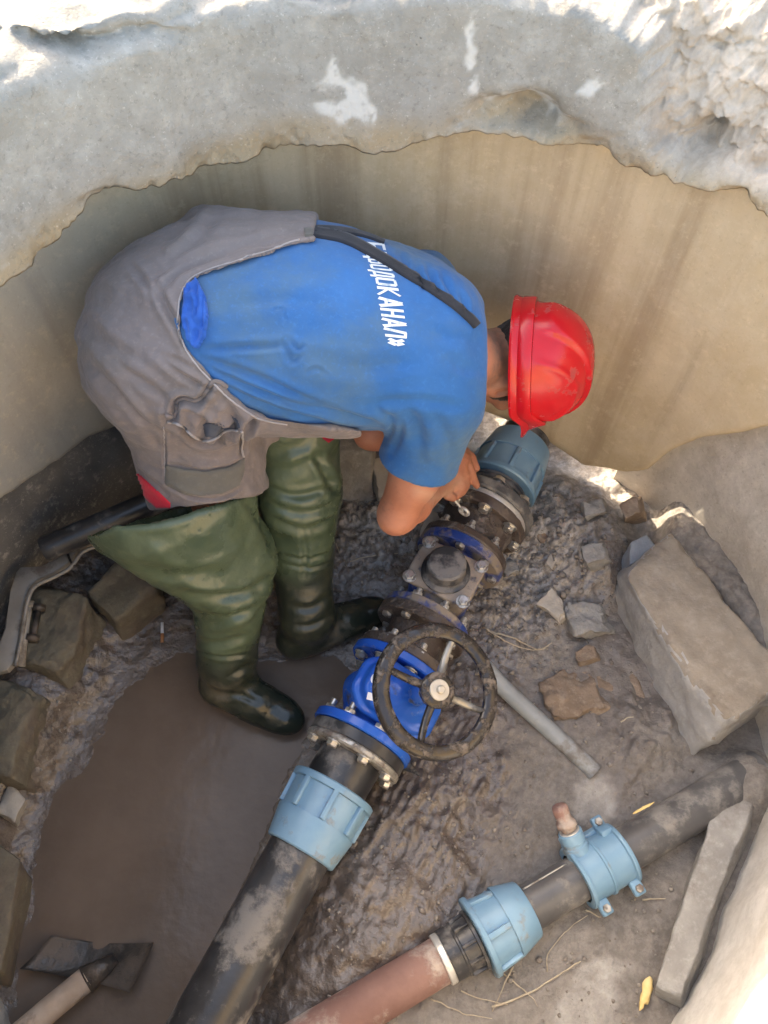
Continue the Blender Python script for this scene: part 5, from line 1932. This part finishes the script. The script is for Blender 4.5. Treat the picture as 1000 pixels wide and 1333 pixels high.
block('stone', 'pale greenish stone beside the muddy flange and his bare elbow', 'stone', [(545, 705), (550, 722), (580, 690), (570, 650)], .03, [(548, 690), (552, 712), (580, 682), (572, 640)], .10, m_pale, .008, 619, RUB, 10)
block('stone', 'pale flat stone leaning on the mud bank right of the blue ringed flange', 'stone', [(708, 740), (716, 748), (738, 712), (728, 704)], .05, [(710, 732), (718, 742), (737, 708), (726, 702)], .11, m_pale, .004, 620, RUB, 8)
for px_b, px_t, zt_, mt, sd_, lab in [
    ([(600, 600), (606, 622), (632, 606), (622, 585)], [(600, 585), (606, 604), (630, 590), (620, 572)], .13, m_grey, 651, 'small grey stone on the earth just left of the far blue coupling'),
    ([(756, 668), (764, 690), (800, 676), (788, 655)], [(758, 655), (766, 676), (796, 664), (786, 645)], .20, m_grey, 652, 'rough grey stone on the bank just under the sunlit gap'),
    ([(690, 690), (700, 712), (724, 700), (716, 680)], [(692, 682), (702, 702), (722, 692), (714, 674)], .13, m_brownst, 653, 'brown clod on the bank right of the big black flange'),
    ([(752, 726), (760, 752), (792, 742), (786, 716)], [(754, 712), (762, 736), (790, 728), (784, 704)], .19, m_grey, 654, 'crusty grey lump between the bank and the blue grey slate'),
    ([(806, 665), (812, 690), (842, 680), (836, 655)], [(808, 655), (814, 676), (838, 668), (832, 646)], .22, m_brownst, 655, 'brown stone wedged under the broken edge of the ring wall'),
    ([(650, 742), (656, 760), (680, 752), (672, 734)], [(652, 736), (658, 752), (678, 745), (670, 728)], .09, m_grey, 656, 'small grey stone close to the right side of the tan cover plate'),
    ([(742, 850), (748, 868), (782, 862), (776, 844)], [(744, 846), (750, 862), (778, 856), (772, 840)], .07, m_brownst, 657, 'flat brown fragment between the square grey stone and the brick lump')]:
    block('stone', lab, 'stone', px_b, .02, px_t, zt_, mt, .012, sd_, RUB, 10, .02)
# left wall rubble
bl = block('concrete_block', 'olive stained concrete block under the bent metal bar by the left wall', 'concrete block',
           [(15, 880), (98, 922), (154, 832), (100, 770)], -.02, [(18, 862), (80, 876), (116, 776), (40, 756)], .17, m_blockl, .010, 631, None, 24, .02)
bl = block('concrete_block', 'olive stained concrete block in the middle of the row along the left edge', 'concrete block',
           [(-30, 1030), (52, 1040), (84, 926), (10, 890)], -.02, [(-40, 1000), (20, 1010), (50, 900), (-20, 878)], .16, m_blockl, .010, 632, None, 24, .02)
block('concrete_block', 'dark olive block nearest the camera at the left edge', 'concrete block', [(-50, 1290), (20, 1290), (44, 1150), (-20, 1090)], -.02, [(-70, 1270), (2, 1262), (26, 1120), (-40, 1070)], .12, m_blockl, .006, 633, None, 16)
block('concrete_block', 'dark brown concrete lump behind the near wader against the left wall', 'concrete block', [(112, 790), (165, 850), (225, 800), (190, 720)], -.02, [(112, 764), (150, 806), (205, 762), (180, 700)], .15, m_blockl, .008, 634, None, 16)
block('stone', 'pale rounded stone between the olive blocks at the left edge', 'stone', [(-8, 1068), (24, 1080), (38, 1050), (10, 1020)], .0, [(-4, 1056), (20, 1070), (34, 1040), (10, 1024)], .08, m_pale, .006, 635, RUB, 12)
# sloping strip at the foot of the near right wall
bs = block('kerb_strip', 'narrow grey concrete strip lying along the foot of the right wall', 'kerb', [(928, 1050), (846, 1300), (896, 1320), (1000, 1056)], -.02, [(936, 1032), (850, 1286), (884, 1300), (986, 1034)], .120, m_grey, .006, 641, None, 20)

# ---- bent bar with moulded edge, and the bolts lying by it
def slab_poly(px, z, th, tilt=None, bev=.006):
    bm = bmesh.new()
    pts = [P(x, y, z if tilt is None else tilt(x, y)) for x, y in px]
    vs = [bm.verts.new(p) for p in pts]
    fc = bm.faces.new(vs)
    if fc.normal.z < 0:
        fc.normal_flip()
    r = bmesh.ops.extrude_face_region(bm, geom=[fc])
    for x in r['geom']:
        if isinstance(x, bmesh.types.BMVert):
            x.co.z += th
    bm.normal_update()
    bmesh.ops.recalc_face_normals(bm, faces=bm.faces[:])
    ed = [e for e in bm.edges if all(abs(v.co.z) > 0 for v in e.verts) and e.calc_face_angle(0) > .9]
    bmesh.ops.bevel(bm, geom=ed, offset=bev, segments=2, affect='EDGES', profile=.5)
    bmesh.ops.triangulate(bm, faces=[q for q in bm.faces if len(q.verts) > 4])
    v = np.array([x.co[:] for x in bm.verts])
    f = [tuple(x.index for x in q.verts) for q in bm.faces]
    bm.free()
    return v, f
zb = lambda x, y: .235 - .055 * sstep(760, 880, np.float64(y)) * 1.0
outl = [(139, 697), (130, 709), (112, 717), (102, 724), (92, 738), (74, 750), (52, 760), (42, 770), (36, 790), (30, 830), (22, 868), (14, 877), (-8, 882), (-2, 862), (10, 822), (19, 775), (25, 750), (31, 743), (56, 742), (78, 733), (86, 723), (90, 716), (100, 713), (120, 709), (132, 695)]
br = thing('metal_bar', 'bent grey metal bar with a moulded edge lying on the blocks by the left wall', 'metal bar', tuple(P(40, 790, .18)))
v, f = slab_poly(outl, .2, .022, zb, .005)
obj('bar', v, f, m_iron, br, sharp_deg=35)
inner_px = [(128, 711), (108, 719), (92, 739), (72, 751), (50, 761), (40, 772), (34, 794), (28, 832), (20, 868)]
v, f = tube(np.array([P(x, y, float(zb(x, y)) + .026) for x, y in catmull(inner_px, 60)]), .005, 8)
obj('moulding', v, f, m_iron, br)
v, f = tube([P(88, 722, .262), P(92, 732, .262), P(97, 738, .262)], .003, 6)
obj('joint', v, f, m_spade, br)
m_rodw = weathered('dull_white_rod', (.34, .32, .29), (.42, .40, .36), (.18, .15, .12), .3, .6, .8, 20, .0005)
v1, f1 = tube([P(37, 786, .20), P(33, 815, .195), P(26, 868, .185)], [.0105, .010, .012], 12)
v2, f2 = tube([P(39, 784, .20), P(36.5, 791, .20)], .016, 12)
rt = thing('threaded_rod', 'pale threaded rod lying along the bent metal bar', 'rod', tuple(P(32, 825, .18)))
obj('shank', v1, f1, m_rodw, rt)
obj('head', v2, f2, m_rodw, rt)
v1, f1 = tube([P(50, 793, .19), P(43, 832, .185)], .008, 12)
v2, f2 = tube([P(51.5, 789, .192), P(50, 796, .192)], .017, 6)
v3, f3 = tube([P(43, 828, .187), P(41.5, 835, .187)], .017, 6)
rt = thing('loose_bolt', 'dark loose bolt lying on the olive block beside the pale rod', 'bolt', tuple(P(46, 812, .18)))
obj('shank', v1, f1, m_spade, rt)
obj('head', v2, f2, m_spade, rt)
obj('nut', v3, f3, m_spade, rt)
v1, f1 = lathe([(0, .0), (0, .031), (.01, .033), (.02, .031), (.34, .031), (.34, 0)], frame(P(150, 676, .33) - P(58, 716, .31)), P(58, 716, .31), 28)
solo('pipe_stub', 'short black pipe end lying behind the bent metal bar', 'pipe', v1, f1, m_pe, sharp_deg=35)

# ---- grey tube
c = np.array([P(630, 868, .10), P(660, 900, .085), P(720, 955, .065), P(775, 1006, .055)])
c = catmull(c, 24)
v, f = tube(c, .0205, 20, cap=False)
vi, fi = tube(c[-8:], .0165, 20, cap=False)
n0 = len(v)
ff = [tuple(q) for q in f] + [tuple(q[::-1] + n0) for q in np.array(fi)]
ff += [((len(c) - 1) * 20 + i, (len(c) - 1) * 20 + (i + 1) % 20, n0 + 7 * 20 + (i + 1) % 20, n0 + 7 * 20 + i) for i in range(20)]
solo('plastic_tube', 'bent grey plastic tube with an open end lying on the mud right of the handwheel', 'tube', np.vstack([v, vi]), ff, m_conduit)

# ---- shovel lying in the water
sh = thing('shovel', 'mud coated shovel lying in the brown water at the lower left', 'shovel', tuple(P(115, 1262, .0)))
def spade():
    nu, nv_ = 22, 16
    A, B, C, D = P(36, 1262, .002), P(72, 1219, .000), P(204, 1228, .006), P(176, 1292, .012)
    V = []
    for i in range(nu):
        u = i / (nu - 1)
        for j in range(nv_):
            w = j / (nv_ - 1)
            p = (A * (1 - w) + B * w) * (1 - u) + (D * (1 - w) + C * w) * u
            p = p + np.array([0, 0, .030 * (2 * u - 1) ** 2 - .004 + .018 * (1 - w) ** 3])
            p = p + (B - A) * .10 * math.sin(math.pi * u) * (-1 if w > .5 else .3) * abs(2 * w - 1)
            V.append(p)
    V = np.array(V)
    n = len(V)
    top = grid_faces(nu, nv_)
    W = np.vstack([V, V - [0, 0, .003]])
    f = [tuple(q) for q in top] + [tuple(q[::-1] + n) for q in top]
    for i in range(nu - 1):
        for j in (0, nv_ - 1):
            a, b = i * nv_ + j, (i + 1) * nv_ + j
            f.append((a, b, b + n, a + n))
    for j in range(nv_ - 1):
        for i in (0, nu - 1):
            a, b = i * nv_ + j, i * nv_ + j + 1
            f.append((a, b, b + n, a + n))
    return W, f
v, f = spade()
obj('blade', v, f, m_spade, sh)
v, f = tube([P(150, 1248, .020), P(112, 1276, .030)], [.012, .030], 16)
obj('socket', v, f, m_spade, sh)
pts = catmull([P(114, 1274, .032), P(70, 1310, .045), P(0, 1368, .065), P(-120, 1450, .10)], 14)
v, f = tube(pts, .0265, 16)
obj('handle', v, f, m_wood, sh)

# ---- cigarette end on the bank
cg = thing('cigarette_end', 'cigarette end lying on the mud between the left rubble and the near boot', 'cigarette', tuple(G(212, 826)))
a, b_ = G(212, 812) + [0, 0, .006], G(212, 838) + [0, 0, .006]
m_ = a * .45 + b_ * .55
v, f = tube([a, m_], .0042, 8)
obj('paper', v, f, m_white, cg)
v, f = tube([m_, b_], .0043, 8)
obj('filter', v, f, weathered('orange_filter', (.50, .20, .08), (.58, .26, .11), (.2, .12, .08), .2, .8, .9, 30, .0002), cg)

# ---- split wood
def splinter(label, px, z, w, seed):
    c = catmull([P(x, y, z + .006 * k) for k, (x, y) in enumerate(px)], 10)
    v, f = tube(c, np.array([.3, .8, 1, 1, .9, .8, .9, .7, .5, .2]) * w, 7)
    v = v + np.stack([fbm(v * 120 + 9 * a, 2, seed + a) for a in range(3)], 1) * w * .5
    solo('wood_splinter', label, 'wood splinter', v, f, m_bright, 'splinters of yellow wood')
splinter('bright yellow splinter on the mud at the foot of the near right wall', [(846, 1272), (840, 1296), (832, 1316)], .05, .010, 701)
splinter('small yellow sliver resting on top of the black plastic pipe', [(824, 1060), (840, 1051), (852, 1045)], .13, .0035, 705)

# ---- spanner in his hand
c1, c2 = P(582, 640, .335), P(604, 666, .292)
sp = thing('spanner', 'thin steel spanner held in his hand against the flange bolts', 'spanner', tuple(c2))
v, f = tube(catmull([c1 + (c1 - c2) * .25, c1, (c1 + c2) / 2, c2], 12), .0034, 8)
obj('shank', v, f, m_band, sp)
th = np.linspace(0, 2 * np.pi, 18, endpoint=False)
R3 = frame(np.cross(c2 - c1, [0, 0, 1.]), unit(c2 - c1))
ring = np.array([c2 + R3 @ np.array([.0125 * math.cos(a), .0125 * math.sin(a), 0]) for a in th])
v, f = tube(ring, .0045, 8, closed=True)
obj('ring_end', v, f, m_band, sp)

# black gasket tongue sticking out of the lower flange
tp = [P(512, 984, .10), P(530, 990, .10), P(549, 1012, .09), P(520, 1000, .10)]
w_ = np.array(tp)
fv = np.vstack([w_, w_ - [0, 0, .004]])
ff = [(0, 1, 2, 3), (7, 6, 5, 4)] + [(i, i + 4, (i + 1) % 4 + 4, (i + 1) % 4) for i in range(4)]
obj('gasket_tongue', fv, ff, m_black, main, smooth=False)

# ---- dry stalks and twigs one can follow
TW = [([(632, 822), (668, 832), (700, 846), (718, 838)], .0022, 'long pale stalk bent over the mud right of the handwheel'), ([(628, 818), (660, 838), (690, 848), (712, 846)], .0018, 'second pale stalk crossing the bent one right of the handwheel'),
      ([(456, 732), (480, 726), (518, 722)], .0016, 'thin pale stalk on the dark mud behind the far boot'), ([(432, 690), (440, 715), (452, 738)], .0014, 'curved dark twig on the mud behind the far wader'),
      ([(640, 1312), (690, 1292), (755, 1252)], .0020, 'longest pale twig below the lower blue coupling'), ([(668, 1258), (655, 1285), (640, 1318)], .0014, 'short twig leaning across the longest twig'), ([(655, 1268), (690, 1296), (700, 1310)], .0012, 'thin stem crossing under the longest twig'),
      ([(826, 1130), (828, 1150), (826, 1172)], .0028, 'upright pale stick near the saddle clamp'), ([(836, 1172), (852, 1171), (866, 1170)], .0018, 'small level stick right of the upright one'),
      ([(712, 1266), (714, 1240), (740, 1210), (765, 1192)], .0012, 'fine wiry root below the black plastic pipe'), ([(762, 1185), (775, 1192), (782, 1194)], .0016, 'tiny twig under the saddle clamp'),
      ([(804, 946), (812, 941), (820, 939)], .0016, 'tiny pale twig on the brown stone'), ([(760, 668), (768, 660), (778, 656)], .0018, 'pale twig on the bank below the sunlit gap'), ([(640, 1215), (655, 1240), (670, 1256)], .0010, 'fine grass stem beside the lower blue coupling'),
      ([(560, 1300), (600, 1318), (640, 1326)], .0012, 'fine grass stem near the rusty pipe'), ([(600, 1290), (622, 1300), (660, 1308)], .0012, 'bent grass stem between the rusty pipe and the longest twig')]
for k, (px, r, lab) in enumerate(TW):
    zo = {1: .008, 5: .006, 6: .003}.get(k, .003)
    c = catmull([G(x, y) + [0, 0, zo + r] for x, y in px], 18)
    if k == 11:
        c = c + [0, 0, .03]
    c = c + np.stack([fbm(c * 60 + 7 * a, 2, 800 + k + a) for a in range(3)], 1) * .0025
    v, f = tube(c, np.linspace(r * 1.25, r * .6, 18), 6)
    solo('twig', lab, 'twig', v, f, m_straw, 'dry stalks and twigs on the mud')

# ---- grit and clods: nobody could count them
def grit():
    rng = np.random.default_rng(5)
    bm = bmesh.new()
    bmesh.ops.create_icosphere(bm, subdivisions=1, radius=1)
    bv = np.array([x.co[:] for x in bm.verts])
    bf = np.array([[x.index for x in q.verts] for q in bm.faces])
    bm.free()
    V, Fs, n = [], [], 0
    spots = []
    def add(n_, fn, rmin, rmax):
        k = 0
        while k < n_:
            px, py = fn()
            p = P(px, py, .04)
            r = rmin * (rmax / rmin) ** rng.random() ** 2.2
            spots.append((p[0], p[1], r))
            k += 1
    add(900, lambda: (rng.normal(705, 58), rng.normal(735, 70)), .0018, .010)
    add(320, lambda: (rng.normal(480, 40), rng.normal(690, 45)), .002, .011)
    add(500, lambda: (rng.uniform(560, 900), rng.uniform(860, 1330)), .0014, .007)
    add(200, lambda: (rng.normal(110, 40) , rng.normal(960, 70)), .0015, .007)
    add(70, lambda: (rng.normal(50, 25), rng.normal(1160, 60)), .002, .007)
    add(260, lambda: (rng.normal(640, 30), rng.normal(780, 50)), .002, .010)
    add(260, lambda: (rng.uniform(420, 620), rng.uniform(990, 1300)), .0018, .007)
    S_ = np.array(spots)
    d = np.hypot(S_[:, 0] - WC[0], S_[:, 1] - WC[1])
    S_ = S_[d < .93]
    z = floor_h(S_[:, 0], S_[:, 1])
    for (x, y, r), zz in zip(S_, z):
        if zz < .001 or math.hypot(x - WC[0], y - WC[1]) > .85:
            continue
        sc = r * rng.uniform(.6, 1.25, 3)
        R = euler(*rng.uniform(0, 360, 3))
        jit = bv * (1 + rng.uniform(-.42, .30, len(bv)))[:, None]
        V.append((jit * sc) @ R.T + [x, y, zz + r * .25])
        Fs.append(bf + n)
        n += len(bv)
    return np.vstack(V), np.vstack(Fs)
v, f = grit()
o = obj('grit', v, f, stone_mat('grit', (.16, .13, .11), (.30, .27, .235), (.42, .40, .37), .001, sc=30, mud=.3), kind='stuff', smooth=False)
